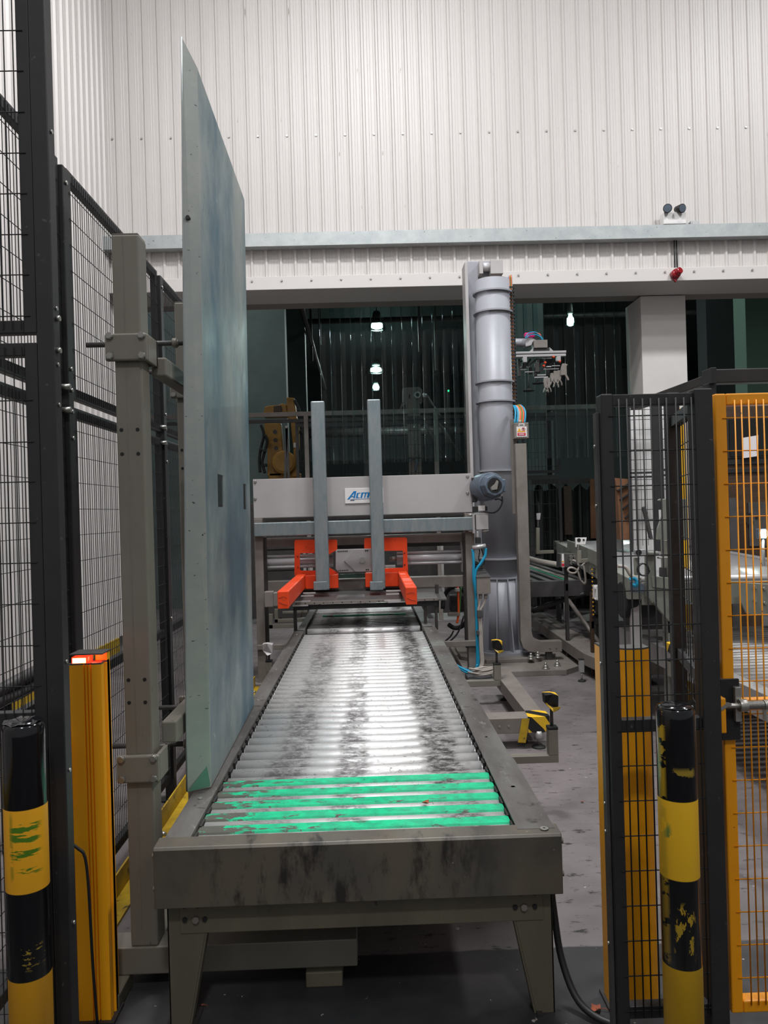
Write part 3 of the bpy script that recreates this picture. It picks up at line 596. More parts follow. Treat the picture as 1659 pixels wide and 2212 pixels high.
# ================================================================ MESH PANELS
def frame_panel(t, axis, a0, a1, f0, z0, z1, sec=.03, dep=.03, m_=None, mids=(), wx=.022, wz=.1, wm=None, r=.0015, single=False, off=-1, z_first=None):
    m_ = m_ or M['black']; wm = wm or M['blackwire']
    def b_(n, u0, u1, z0_, z1_):
        if axis == 'x': return bx(n, m_, t, u0, u1, f0, f0+dep, z0_, z1_, .002)
        return bx(n, m_, t, f0, f0+dep, u0, u1, z0_, z1_, .002)
    b_('stile', a0, a0+sec, z0, z1); b_('stile', a1-sec, a1, z0, z1); b_('top_rail', a0+sec, a1-sec, z1-sec, z1); b_('bottom_rail', a0+sec, a1-sec, z0, z0+sec)
    for z in mids: b_('middle_rail', a0+sec, a1-sec, z-sec/2, z+sec/2)
    fw = f0-.002 if off < 0 else f0+dep+.002
    def w_(mb, u0, z0_, u1, z1_, o=0):
        rr = r
        if axis == 'x': p, q = (u0, fw+o, z0_), (u1, fw+o, z1_)
        else: p, q = (fw+o, u0, z0_), (fw+o, u1, z1_)
        mb.cyl(p, q, rr, n=6 if single else 4, cap=False)
    vs_ = []; u = a0+sec+wx*.7
    while u < a1-sec*.6: vs_.append(u); u += wx
    hs = []; z = z_first if z_first else z1-sec-wz*.5
    while z > z0+.01: hs.append(z); z -= wz
    if single:
        for i, u in enumerate(vs_):
            mb = MB(); w_(mb, u, z0+.008, u+random.uniform(-.002, .002), z1-sec*.35, -.0015); mb.build('vertical_wire', wm, t)
        for z in hs:
            mb = MB(); w_(mb, a0+sec*.45, z, a1-sec*.45, z+random.uniform(-.002, .002), .001); mb.build('horizontal_wire', wm, t)
    else:
        mb = MB()
        for u in vs_: w_(mb, u, z0+.01, u, z1-.01, -.001)
        for z in hs: w_(mb, a0+.01, z, a1-.01, z, .001)
        mb.build('wire_mesh', wm, t, kind='stuff')
# left facing panel
LP = thing('mesh_fence', 'black mesh fence panel with square post, at left beside the near bollard', 'fence panel', (-1.2, 1.91, 0))
xp0, xp1 = -.806, -.765
bx('post', M['black'], LP, xp0, xp1, 1.91, 1.952, 0, 3.35, .003); bx('post_foot', M['black'], LP, xp0-.03, xp1+.03, 1.905, 1.98, 0, .008)
zt = 2.005
frame_panel(LP, 'x', -1.75, xp0-.002, 1.915, .10, zt-.012, sec=.032, mids=(P(60, 1552, 1.92)[1],), single=True, wz=.1007, z_first=P(60, 866-0, 1.92)[1]+.0)
frame_panel(LP, 'x', -1.75, xp0-.002, 1.915, zt+.012, 3.2, sec=.032, single=True, wz=.1007, z_first=P(30, 68, 1.92)[1])
mb = MB()
for z in (1.94, 1.84, 2.08, 2.52, 1.20, .93, .55): mb.cyl((xp1, 1.93, z), (xp1+.004, 1.93, z), .005, n=8)
mb.build('post_bolt', M['bolt'], LP, kind='stuff')
for (zz) in (zt-.03, zt+.05):
    MB().cyl((xp1, 1.93, zz), (xp1+.010, 1.93, zz), .007, n=6).build('clamp_bolt', M['bolt'], LP)
# side fence along the line
XS = -1.15
def side_panel(y0, y1, label, near):
    t = thing('mesh_fence', label, 'fence panel', (XS, (y0+y1)/2, 0))
    bx('post', M['black'], t, XS-.005, XS+.045, y1+.005, y1+.055, 0, 2.88, .003); bx('post_foot', M['black'], t, XS-.05, XS+.065, y1-.01, y1+.07, 0, .01)
    frame_panel(t, 'y', y0, y1, XS, .12, 1.985, sec=.04, wx=.024, off=1, r=.0015, mids=(.93,) if near else ())
    frame_panel(t, 'y', y0, y1, XS, 2.02, 2.90, sec=.04, wx=.024, off=1, r=.0015)
    mb = MB()
    for z in (2.82, 2.12, 2.04, 1.96, 1.86, 1.0, .3): mb.cyl((XS+.045, y1+.03, z), (XS+.052, y1+.03, z), .008, n=6)
    for z in (2.045, 1.96): mb.cyl((XS+.02, y1-.02, z), (XS+.062, y1-.02, z), .011, n=6)
    mb.build('clamp_bolt', M['bolt'], t, kind='stuff'); return t
side_panel(2.02, 2.88, 'nearest black mesh panel of the long side fence, behind left bollard', True)
side_panel(2.96, 4.22, 'side fence mesh panel behind the twin-post stand', True)
side_panel(4.30, 5.56, 'side fence mesh panel partly hidden by the tall steel sheet', True)
side_panel(5.64, 6.90, 'side fence mesh panel beyond the steel sheet, farthest of the row', True)
k = thing('kick_rail', 'yellow angle kick rail on floor along the side fence', 'kick rail', (-1.08, 4, 0))
mb = MB().box(-1.075, -1.067, 2.2, 6.95, .012, .105).box(-1.075, -1.0, 2.2, 6.95, 0, .012); mb.build('angle_section', M['kerb'], k, .001)
for y in (2.55, 3.75, 5.2, 6.7): MB().cyl((-1.03, y, .012), (-1.05, y, .024), .012, n=6).build('anchor_bolt', M['bolt'], k)
tag(MB().tube([(-1.07, 2.43, .02), (-1.0, 2.5, .1), (-.9, 2.62, .12), (-.845, 2.75, .05), (-.84, 3.1, .014)], .012, 8).build('floor_cable', M['cabled']), 'black cable looping over the yellow kick rail behind the stand post', 'cable')
# right facing panel
RY = 2.15
RP = thing('mesh_fence', 'black mesh fence panel standing between bollard and conveyor aisle, right', 'fence panel', (.81, RY, 0))
xa, xb_ = P(1305, 1106, RY)[0], P(1545, 1106, RY)[0]; zt = P(1415, 848, RY)[1]
bx('post', M['black'], RP, xa+.0, xa+.034, RY, RY+.05, 0, zt, .004); bx('post', M['black'], RP, xb_-.052, xb_, RY-.006, RY+.05, 0, zt+.008, .004)
bx('top_rail', M['black'], RP, xa+.034, xb_-.052, RY+.004, RY+.04, zt-.034, zt-.002, .002); zm = P(1440, 1567, RY)[1]
bx('middle_rail', M['black'], RP, xa+.034, xb_-.052, RY+.004, RY+.036, zm-.018, zm+.018, .002); bx('bottom_rail', M['black'], RP, xa+.034, xb_-.052, RY+.004, RY+.036, .1, .135, .002)
for i, px in enumerate((1337, 1355, 1372, 1390, 1407, 1425, 1442, 1460, 1477, 1495)):
    x = P(px+4, 1106, RY)[0]; MB().cyl((x, RY-.004, .11), (x+random.uniform(-.002, .002), RY-.004, zt-.016), .0022, n=6).build('vertical_wire', M['blackwire'], RP)
z = P(1420, 897, RY)[1]
while z > .12:
    MB().cyl((xa+.02, RY-.001, z), (xb_-.035, RY-.001, z), .0018, n=6).build('horizontal_wire', M['blackwire'], RP); z -= .0985
bx('edge_strip', M['dgrey'], RP, xa-.010, xa-.001, RY+.02, RY+.05, 0, zt-.05, .001)
mb = MB()
for z in (1.72, 1.55, 1.1, .7, .62, .3): mb.cyl((xa-.010, RY+.035, z), (xa-.014, RY+.035, z), .005, n=6)
mb.build('post_bolt', M['bolt'], RP, kind='stuff')
# return fence behind it, running away from the camera
RF = thing('mesh_fence_return', 'dark short fence return with slim posts behind the right mesh panel', 'fence panel', (.93, 2.5, 0))
bx('post', M['black'], RF, .948, .988, 2.215, 2.255, 0, 1.84, .003); x = P(1456, 1106, 2.62)[0]
bx('post', M['black'], RF, x-.02, x+.022, 2.60, 2.64, 0, 1.93, .003)
for z in (1.83, 1.04, .12): MB().beam((.965, 2.25, z), (x+.005, 2.60, z), .03, .035).build('rail', M['black'], RF)
for i in range(7):
    t_ = (i+.8)/8; MB().cyl((.965+(x-.96)*t_, 2.25+.35*t_, .12), (.965+(x-.96)*t_, 2.25+.35*t_, 1.82), .002, n=5).build('vertical_wire', M['blackwire'], RF)
for i in range(17):
    MB().cyl((.962, 2.26, 1.74-.1*i), (x+.01, 2.60, 1.74-.1*i), .0018, n=5).build('horizontal_wire', M['blackwire'], RF)
# amber gate
GY = 2.22
G = thing('mesh_gate', 'amber painted mesh gate with spring bolt latch', 'gate', (1.4, GY, 0))
g0 = P(1551, 1106, GY)[0]; g1 = P(1576, 1106, GY)[0]; gt = P(1610, 849, GY)[1]
bx('stile', M['orange_y'], G, g0, g1, GY, GY+.04, .06, gt, .004); bx('stile', M['orange_y'], G, 1.95, 1.985, GY, GY+.04, .06, gt, .004)
bx('top_rail', M['orange_y'], G, g1, 1.95, GY, GY+.04, gt-.034, gt, .004); bx('bottom_rail', M['orange_y'], G, g1, 1.95, GY, GY+.04, .06, .095, .004)
zg = P(1650, 1523, GY)[1]; bx('middle_rail', M['orange_y'], G, g1, 1.95, GY+.004, GY+.036, zg-.016, zg+.016, .003)
x = P(1592, 1106, GY)[0]
while x < 1.94:
    MB().cyl((x, GY-.004, .085), (x+random.uniform(-.002, .002), GY-.004, gt-.02), .0022, n=6).build('vertical_wire', M['orange_y'], G); x += .0214
z = P(1580, 903, GY)[1]
while z > .1:
    MB().cyl((g0+.02, GY-.001, z), (1.965, GY-.001, z), .0018, n=6).build('horizontal_wire', M['orange_y'], G); z -= .096
lx0, lx1, lz0, lz1 = rect(1562, 1468, 1605, 1600, GY-.02)
bx('latch_plate', M['ink'], G, lx0-.002, lx1-.006, GY-.014, GY-.004, lz0, lz1, .001)
kb = bx('keeper_block', M['orange_y'], G, lx0-.022, lx0-.004, GY-.05, GY-.012, lz0+.03, lz1-.045, .004)
bz = P(1600, 1524, GY-.04)[1]
bo = MB().cyl((lx0-.02, GY-.04, bz), (lx1+.03, GY-.04, bz), .0075, n=14).build('latch_bolt', M['bolt'], G)
MB().prism([(lx0-.022, GY-.052, bz-.012), (lx0+.012, GY-.052, bz+.008), (lx0-.004, GY-.052, bz+.010), (lx0-.022, GY-.052, bz-.002)], (0, .02, 0)).build('bolt_nose', M['bolt'], bo)
MB().cyl((lx1-.022, GY-.04, bz), (lx1+.002, GY-.04, bz), .018, n=18).box(lx1-.026, lx1-.008, GY-.03, GY-.014, bz-.05, bz+.05).build('bolt_housing', M['bolt'], G, .002)
sprp = []
for i in range(16*10+1):
    a = i/10*2*math.pi; sprp.append((lx1+.004+.045*i/160, GY-.04+.0115*math.cos(a), bz+.0115*math.sin(a)))
MB().tube(sprp, .0014, 5, 1).build('latch_spring', M['bolt'], G)
MB().cyl((lx1+.05, GY-.04, bz), (lx1+.068, GY-.04, bz), .014, n=16).box(lx1+.048, lx1+.056, GY-.045, GY-.035, bz-.045, bz).build('latch_knob', M['bolt'], G, .001)
# ================================================================ LIGHT CURTAIN PILLARS
def pillar(name, label, x0, x1, y0, h, flip, lamp=False):
    t = thing(name, label, 'safety pillar', ((x0+x1)/2, y0+.06, 0))
    # ribbed front extrusion + rounded back cover
    fx0, fx1 = (x1-.10, x1) if not flip else (x0, x0+.045)
    g = [(fx0, y0), (fx0, y0+.0)]
    n = 3 if not flip else 5; w = (fx1-fx0)
    pts = [(fx0, y0+.07), (fx0, y0+.004)]
    for i in range(n):
        a = fx0+w*(.42+.30*i/n) if not flip else fx0+w*(.1+.8*i/n)
        pts += [(a, y0+.004), (a+.0015, y0+.010), (a+.004, y0+.010), (a+.0055, y0+.004)]
    pts += [(fx1-.003, y0+.004), (fx1-.003, y0+.03), (fx1-.012, y0+.034), (fx1-.012, y0+.042), (fx1, y0+.046), (fx1, y0+.07)]
    MB().prism([(x, y, .01) for x, y in pts], (0, 0, h-.01)).build('ribbed_extrusion', M['curtain_y'], t)
    MB().prism([(x, y, h) for x, y in pts], (0, 0, .005)).build('end_cap', M['dgrey'], t)
    bxx0, bxx1 = (x0, fx0-.004) if not flip else (fx1+.004, x1)
    arc = [(bxx0, y0+.02), (bxx0+(bxx1-bxx0)*.25, y0+.004), (bxx0+(bxx1-bxx0)*.5, y0), (bxx0+(bxx1-bxx0)*.8, y0+.004), (bxx1, y0+.02), (bxx1, y0+.07), (bxx0, y0+.07)]
    MB().prism([(x, y, .01) for x, y in arc], (0, 0, h-.02)).build('mirror_cover', M['curtain_y'], t)
    MB().prism([(x, y, h-.01) for x, y in arc], (0, 0, .005)).build('cover_cap', M['dgrey'], t)
    MB().box(x0-.01, x1+.01, y0-.01, y0+.09, 0, .01).build('base_plate', M['dark'], t)
    return t, fx0, fx1
h1 = P(180, 1437, 2.38)[1]
xl0, xl1 = P(99, 1600, 2.38)[0], P(224, 1600, 2.38)[0]
T1, fx0, fx1 = pillar('light_curtain_pillar', 'amber safety pillar with lit red lamp on top, left', xl0+.008, xl1-.0, 2.38, h1, False)
lp = MB().box(fx0+.006, fx1-.044, 2.386, 2.43, h1+.004, h1+.024).build('red_lamp', M['lampred'], T1, .002); MB().box(fx0+.010, fx1-.050, 2.384, 2.387, h1+.006, h1+.021).build('lamp_core', M['lamphot'], lp)
bx('rear_post', M['curtain_y'], T1, fx1-.036, fx1, 2.43, 2.456, .0, h1+.030, .001); bx('lamp_cap', M['dgrey'], T1, fx0+.002, fx1+.003, 2.382, 2.46, h1+.030, h1+.035, .001)
pl_ = bpy.data.lights.new('red_lamp_glow', 'POINT'); pl_.energy = .35; pl_.color = (1, .08, .04); pl_.shadow_soft_size = .02; po = bpy.data.objects.new('red_lamp_glow', pl_); COL.objects.link(po); po.location = (fx1-.035, 2.40, h1+.02)
h2 = P(1370, 1397, 2.35)[1]; T2, _, _ = pillar('light_curtain_pillar', 'amber safety pillar behind the right black mesh panel', P(1304, 1600, 2.35)[0], P(1412, 1600, 2.35)[0], 2.35, h2, True)
for i in range(4):
    pass
mb = MB(); x = xl0+.05
tag(MB().tube([(x+.02, 2.36, .78), (x-.0, 2.34, .70), (x+.01, 2.33, .60), (x+.05, 2.345, .56), (x+.075, 2.35, .5), (x+.085, 2.35, .2), (x+.09, 2.36, .015)], .005, 6).build('black_cable', M['cabled']), 'thin black cable clipped down the front of the left amber pillar', 'cable')
lb = thing('warning_plate', 'yellow warning plate fixed beside the left amber pillar', 'sign', (x+.03, 2.345, .8)); bx('plate', M['yellow'], lb, x-.012, x+.022, 2.352, 2.37, .66, .88, .002)
for i in range(6): bx('black_mark', M['ink'], lb, x-.006, x+.014, 2.3505, 2.3525, .68+.03*i, .69+.03*i, 0)
# ================================================================ CLAMP MACHINE OVER THE LINE
mc = thing('clamp_machine', 'grey portal machine with white fascia and orange clamps over the conveyor', 'machine', (0, 7.1, 0))
def rb(name, m_, par, l, t, r, b_, Y, d, bevel=.004):
    x0, x1, z0, z1 = rect(l, t, r, b_, Y); return bx(name, m_, par, x0, x1, Y, Y+d, z0, z1, bevel)
fx0_, fx1_, fz0, fz1 = rect(547, 1029, 1021, 1113, 7.12)
fas = bx('fascia_panel', M['lgrey'], mc, fx0_, fx1_, 7.12, 7.16, fz0, fz1, .003)
for (px, py) in ((551, 1041), (551, 1078), (1010, 1029), (1010, 1065)):
    x, z = P(px, py, 7.12); MB().cyl((x, 7.12, z), (x, 7.112, z), .016, .011, n=14).build('fascia_bolt', M['bolt'], fas)
sg0, sg1, sgz0, sgz1 = rect(745, 1054, 828, 1087, 7.115)
sg = bx('sign_plate', M['white'], mc, sg0, sg1, 7.112, 7.118, sgz0, sgz1, .002)
def sgp(pts, m_, name, y=7.1105):  # pixel grid of the close look at the sign
    MB().prism([P3(720+a/13.82, 1030+b_/13.82, y) for a, b_ in pts], (0, .0015, 0)).build(name, m_, sg)
sgp([(415, 675), (610, 428), (690, 425), (648, 632), (598, 634), (604, 600), (535, 602), (478, 675)], M['logo'], 'logo_letter')
sgp([(555, 580), (609, 578), (627, 488)], M['white'], 'letter_counter', 7.109)
sgp([(672, 634), (705, 484), (812, 470), (806, 490), (750, 497), (728, 612), (782, 608), (778, 630)], M['logo'], 'logo_letter')
sgp([(808, 632), (840, 468), (1110, 462), (1058, 622), (1000, 622), (1035, 492), (990, 492), (948, 626), (915, 626), (950, 494), (892, 494), (858, 630)], M['logo'], 'logo_letter')
sgp([(1085, 622), (1125, 462), (1260, 460), (1250, 490), (1170, 492), (1163, 520), (1240, 520), (1232, 548), (1155, 548), (1145, 592), (1225, 590), (1218, 620)], M['logo'], 'logo_letter')
sgp([(512, 668), (1250, 640), (1250, 650), (512, 678)], M['logo'], 'logo_underline'); sgp([(505, 692), (632, 688), (632, 712), (505, 716)], M['motor'], 'small_print')
lp_ = rb('upright', M['beige_d'], mc, 553, 1120, 571, 1476, 7.05, .12); rp_ = rb('upright', M['beige_d'], mc, 1009, 1108, 1028, 1470, 7.05, .12)
for q, sg_ in ((lp_, 1), (rp_, 1)):
    xs = [v.co.x for v in q.data.vertices]; x0, x1 = min(xs)+mc['org'][0], max(xs)+mc['org'][0]
    for v in q.data.vertices:
        if v.co.z < 1: v.co.z = 0.0
    bx('foot_plate', M['beige_d'], mc, x0-.06, x1+.06, 7.0, 7.24, 0, .02)
rb('inner_slide', M['dark'], mc, 1003, 1150, 1009, 1400, 7.10, .08); rb('inner_slide', M['dark'], mc, 572, 1160, 577, 1400, 7.10, .08)
rb('cross_beam', M['beige_d'], mc, 571, 1157, 1008, 1176, 7.28, .10); rb('cross_beam', M['beige_d'], mc, 571, 1250, 1008, 1274, 7.26, .12)
rb('cross_beam', M['dgrey'], mc, 571, 1113, 1008, 1121, 7.34, .06)
rb('lower_tie', M['beige_d'], mc, 958, 1385, 1037, 1397, 7.02, .05); rb('lower_tie', M['beige_d'], mc, 556, 1393, 640, 1403, 7.02, .05)
# galvanised cross bar with two tall bars
gb = thing('fork_frame', 'galvanised cross bar with two tall upright bars before the machine', 'frame', (0, 6.95, 1))
cb_ = rb('cross_bar', M['galv_fork'], gb, 548, 1123, 1024, 1153, 6.98, .06, .008)
rb('end_flange', M['alu'], gb, 1021, 1110, 1026, 1152, 6.95, .12, .001); rb('end_box', M['lgrey'], gb, 1028, 1112, 1055, 1144, 6.98, .12, .004)
for (px, py) in ((1018, 1112), (1047, 1111), (1019, 1147), (1049, 1147)):
    x, z = P(px, py, 6.98); MB().cyl((x-.03, 7.0, z), (x+.03, 7.0, z), .012, n=6).build('clamp_bolt', M['bolt'], gb)
for (l, t, r, b_) in ((676.5, 866, 706, 1275), (798.5, 862, 827, 1273)):
    u = rb('upright_bar', M['galv_fork'], gb, l, t, r, b_, 6.89, .08, .01)
    x0, x1, z0, z1 = rect(l-1, 900, r-1, 921, 6.886); bx('scraped_band', M['white'], u, x0+.004, x1-.004, 6.8885, 6.8905, z0+.0, z1, 0) if False else None
    x0, x1, z0, z1 = rect(l+.6, 1256, r+.6, 1275, 6.886); bx('bar_end_sleeve', M['galv_fork'], u, x0, x1, 6.887, 6.97, z0, z1-.002, .004)
# clamp arms
def zz1(a, b_): return (540+a/6.32, 1120+b_/6.32)
def zz2(a, b_): return (780+a/5.82, 1120+b_/5.82)
def plate(par, pts, Y, d, m_, name, bevel=.004): return MB().prism([P3(*q, Y) for q in pts], (0, d, 0)).build(name, m_, par, bevel)
CL = thing('orange_clamp', 'orange clamp arm with window plate, left of the logo sign', 'clamp', (-.5, 7.1, .9))
CR = thing('orange_clamp', 'orange clamp arm with window plate, right of the logo sign', 'clamp', (.3, 7.1, .9))
def multi(par, polys, Y, d, name):
    mb = MB()
    for pl in polys: mb.prism([P3(*q, Y) for q in pl], (0, d, 0))
    return mb.build(name, M['orange'], par)
multi(CL, [[zz1(*q) for q in pl] for pl in ([(607, 475), (607, 308), (622, 293), (1176, 288), (1190, 302), (1190, 425), (1070, 497), (1070, 473)], [(607, 780), (607, 475), (695, 474), (684, 480), (680, 495), (680, 690), (684, 706), (695, 713)], [(607, 780), (695, 713), (1070, 708), (1070, 664), (1204, 742), (1204, 776)], [(960, 474), (1070, 473), (1070, 708), (960, 710)])], 7.2, .02, 'window_plate')
multi(CR, [[zz2(*q) for q in pl] for pl in ([(40, 380), (40, 262), (56, 247), (560, 238), (578, 256), (580, 404), (180, 408), (130, 385)], [(580, 404), (592, 690), (525, 620), (530, 600), (528, 415), (518, 405)], [(592, 690), (200, 690), (200, 630), (525, 620)])], 7.2, .02, 'window_plate')
for par, pts in ((CL, ((652, 520), (655, 672))), ):
    for q in pts: x, z = P(*zz1(*q), 7.2); MB().cyl((x, 7.2, z), (x, 7.197, z), .006, n=10).build('bolt_head', M['ink'], par)
for q in ((547, 436), (550, 580)): x, z = P(*zz2(*q), 7.2); MB().cyl((x, 7.2, z), (x, 7.197, z), .006, n=10).build('bolt_head', M['ink'], CR)
rb('cross_block', M['orange'], CL, 658, 1242, 731, 1272, 7.1, .1, .006); rb('cross_block', M['orange'], CR, 789, 1237, 862, 1268, 7.1, .1, .006)
x0, x1, z0, z1 = rect(599, 1277, 624, 1314, 5.6)
def armbar(par, x0, x1, z0, z1): 
    b_ = bx('clamp_bar', M['orange'], par, x0, x1, 5.604, 7.2, z0, z1, .008); bx('bar_end_pad', M['orange'], par, x0+.002, x1-.002, 5.598, 5.612, z0-.004, z1-.002, .004)
    MB().tube([(x0+.01, 5.597, z0+.045), (x0+.04, 5.597, z0+.03), (x1-.01, 5.597, z0+.022)], .0012, 4, 3).tube([(x0+.01, 5.597, z1-.05), (x0+.05, 5.597, z1-.04), (x1-.015, 5.597, z1-.055)], .0010, 4, 3).build('scratch_mark', M['ink'], par)
armbar(CL, x0, x1, z0, z1)
w_ = x1-x0; x0, x1, z0, z1 = rect(876, 1268, 901, 1305, 5.6); armbar(CR, x0, x1, z0, z1)
# centre gearbox plate
GP = thing('gearbox_plate', 'grey pentagonal gear cover plate centred between the orange clamps', 'machine part', (0, 7.15, 1)) if False else mc
plate(mc, [zz1(1168, 440), zz1(1190, 424), zz1(1660, 410), zz1(1660, 728), zz1(1210, 735), zz1(1168, 690)], 7.17, .02, M['lgrey'], 'gear_cover')
plate(mc, [zz1(1420, 422), zz1(1285, 580), zz1(1440, 728), zz1(1660, 722), zz1(1660, 414)], 7.158, .014, M['lgrey'], 'cover_wedge', .002)
x, z = P(*zz1(1532, 572), 7.158); MB().cyl((x, 7.158, z), (x, 7.15, z), .028, n=20).cyl((x, 7.15, z), (x, 7.147, z), .018, n=16).build('pivot_boss', M['bolt'], mc)
mb = MB()
for r_, (a0_, b0_) in enumerate(((1205, 450), (1215, 712))):
    for i in range(6): x, z = P(*zz1(a0_+i*24, b0_-i*1.0), 7.17); mb.cyl((x, 7.172, z), (x, 7.168, z), .006, n=8)
for (a, b_) in ((1580, 438), (1605, 437), (1590, 700), (1615, 699)): x, z = P(*zz1(a, b_), 7.158); mb.cyl((x, 7.16, z), (x, 7.155, z), .007, n=8)
mb.build('plate_hole', M['ink'], mc, kind='stuff')
x0, x1, z0, z1 = rect(734, 1240, 790, 1248, 7.2); bx('green_guide_strip', M['green_dark'], mc, x0, x1, 7.2, 7.23, z0, z1)
# cylinders
def cylset(l, r, cy, name):
    xa_, z = P(l, cy, 7.36); xb2, _ = P(r, cy, 7.36)
    MB().cyl((xa_, 7.36, z), (xb2, 7.36, z), .038, n=20).build(name, M['chrome'], mc)
    for dz in (.052, -.052): MB().cyl((xa_, 7.34, z+dz), (xb2, 7.34, z+dz), .014, n=12).build('guide_rod', M['chrome'], mc)
cylset(571, 720, 1214, 'cylinder_barrel'); cylset(857, 1000, 1206, 'cylinder_barrel')
rb('cylinder_bracket', M['lgrey'], mc, 567, 1184, 571, 1250, 7.3, .12, .002); rb('cylinder_bracket', M['lgrey'], mc, 998, 1172, 1002, 1236, 7.3, .12, .002)
x, z = P(855, 1207, 7.36); MB().cyl((x-.06, 7.36, z), (x+.02, 7.36, z), .022, n=14).build('piston_rod', M['bolt'], mc)
MB().cyl((P(655, 1211, 7.4)[0], 7.4, P(655, 1211, 7.4)[1]), (P(700, 1210, 7.4)[0], 7.4, P(700, 1210, 7.4)[1]), .008, n=8).build('thin_rod', M['chrome'], mc)
x0, x1, z0, z1 = rect(832, 1221, 854, 1226, 7.5); bx('white_tag', M['white'], mc, x0, x1, 7.5, 7.52, z0, z1, 0)
# dark chain drive behind
for i, (l, t, r, b_) in enumerate(((575, 1180, 1000, 1184), (575, 1230, 640, 1234), (640, 1174, 1000, 1179))): rb('chain_guide', M['dark'], mc, l, t, r, b_, 7.5, .02)
for (l, t, r, b_) in ((668, 1186, 675, 1250), (953, 1170, 959, 1290), (655, 1190, 661, 1250)): rb('rear_strut', M['lgrey'], mc, l, t, r, b_, 7.75, .05)
# hood and press strip
HD = thing('stripper_hood', 'dark sloping tray with pale fingers and black skirt under the clamps', 'tray', (0, 6.9, .8))
xl_, _ = P(606, 1290, 6.8); xr_, _ = P(962, 1290, 6.8); _, zb_ = P(780, 1272, 7.22); _, zf_ = P(780, 1300, 6.66)
MB().prism([(xl_+.04, 7.22, zb_), (xl_+.04, 7.22, zb_-.01), (xl_+.04, 6.66, zf_-.01), (xl_+.04, 6.66, zf_)], (xr_-xl_-.04, 0, 0)).build('tray', M['dgrey'], HD)
x0, x1, z0, z1 = rect(632, 1297, 945, 1302, 6.655); bx('perforated_lip', M['beige_d'], HD, x0, x1, 6.65, 6.662, z0, z1+.004, .001)
mb = MB()
for i in range(16): xx = x0+.03+(x1-x0-.06)*i/15; mb.cyl((xx, 6.652, (z0+z1)/2), (xx, 6.648, (z0+z1)/2), .005, n=8)
mb.build('lip_hole', M['ink'], HD, kind='stuff')
x0, x1, z0, z1 = rect(633, 1303, 945, 1313, 6.67); bx('rubber_skirt', M['rubber'], HD, x0, x1, 6.665, 6.675, z0, z1, 0)
for (l, r, y) in ((655, 682, 1281), (650, 678, 1287), (637, 671, 1299), (632, 666, 1308), (834, 866, 1276), (834, 862, 1283), (830, 866, 1297), (838, 876, 1300)):
    x0, _ = P(l, y, 6.6); x1, _ = P(r, y, 6.6); yy = 6.6-.0*y; _, z = P((l+r)/2, y, 6.6); bx('finger_bar', M['alu'], HD, x0, x1, 6.585, 6.60, z-.006, z+.006, .001)
for (l, t, r, b_) in ((634, 1316, 641, 1366), (916, 1303, 922, 1350), (940, 1305, 946, 1360)): rb('hood_leg', M['dark'], HD, l, t, r, b_, 6.68, .04)
for (l, t, r, b_) in ((571, 1278, 590, 1312), (590, 1280, 604, 1310)): rb('side_casting', M['beige_d'], HD, l, t, r, b_, 6.95, .08, .006)
rb('hood_bracket', M['dark'], HD, 941, 1262, 948, 1312, 6.9, .05)
# hose ring beside right upright
hr = thing('hose_loop', 'black flexible conduit loop with orange hose beside the right upright', 'hose', (.9, 7.5, .6))
cxh, czh = P(985, 1312, 7.5); ring = [(cxh+.13*math.cos(a), 7.5+.02*math.sin(3*a), czh+.205*math.sin(a)) for a in (math.pi*2*(i/14)-2.2 for i in range(13))]
MB().tube(ring, .022, 8).build('black_conduit', M['rubber'], hr)
MB().tube([P3(989, 1268, 7.45), P3(990, 1300, 7.45), P3(990, 1330, 7.45), P3(987, 1346, 7.45)], .011, 8).build('orange_hose', M['orangeh'], hr)
MB().tube([P3(996, 1268, 7.46), P3(994, 1300, 7.46), P3(992, 1330, 7.46)], .006, 6).build('green_hose', M['greenh'], hr)
x0, x1, z0, z1 = rect(983, 1271, 993, 1278, 7.42); bx('hose_fitting', M['white'], hr, x0, x1, 7.42, 7.46, z0, z1); x0, x1, z0, z1 = rect(968, 1324, 992, 1331, 7.42); bx('hose_bracket', M['beige_d'], hr, x0, x1, 7.42, 7.46, z0, z1)
x0, x1, z0, z1 = rect(972, 1285, 1003, 1320, 7.6); bx('drive_casing', M['dark'], hr, x0, x1, 7.56, 7.7, z0, z1, .01)
for pts, lb in (([P3(1002, 1330, 7.4), P3(990, 1365, 7.4), P3(972, 1385, 7.4), P3(955, 1395, 7.4)], 'black cable drooping from the conduit loop towards floor'), ([P3(980, 1362, 7.3), P3(972, 1376, 7.3), P3(955, 1390, 7.3)], 'thin olive cable drooping beneath the conduit loop')):
    tag(MB().tube(pts, .008, 6).build('floor_cable', M['cabled']), lb, 'cable')
# gear motor
gm = thing('gear_motor', 'blue-grey gear motor with grille bolted beside the fascia', 'motor', P3(1058, 1050, 6.95))
c = Vector(P3(1060, 1050, 6.93)); ax = Vector((.25, -1, .04)).normalized()
MB().cyl(c+ax*.02, c-ax*.2, .125, .13, 28).build('motor_body', M['motor'], gm, .008)
MB().cyl(c+ax*.09, c+ax*.02, .095, .12, 8).build('fan_cowl', M['motor'], gm, .006)
mb = MB()
for i in range(-5, 6):
    for j_ in range(2):
        a = ax.orthogonal().normalized(); b2 = ax.cross(a); 
        if j_: a, b2 = b2, a
        hw = .07*math.sqrt(max(0, 1-(i/6)**2)); o_ = c+ax*.093
        mb.cyl(o_+a*(i*.012)-b2*hw, o_+a*(i*.012)+b2*hw, .0018, n=4)
mb.build('fan_grille', M['ink'], gm, kind='stuff')
MB().cyl(c+ax*.0915, c+ax*.0905, .066, n=20).build('grille_back', M['dark'], gm)
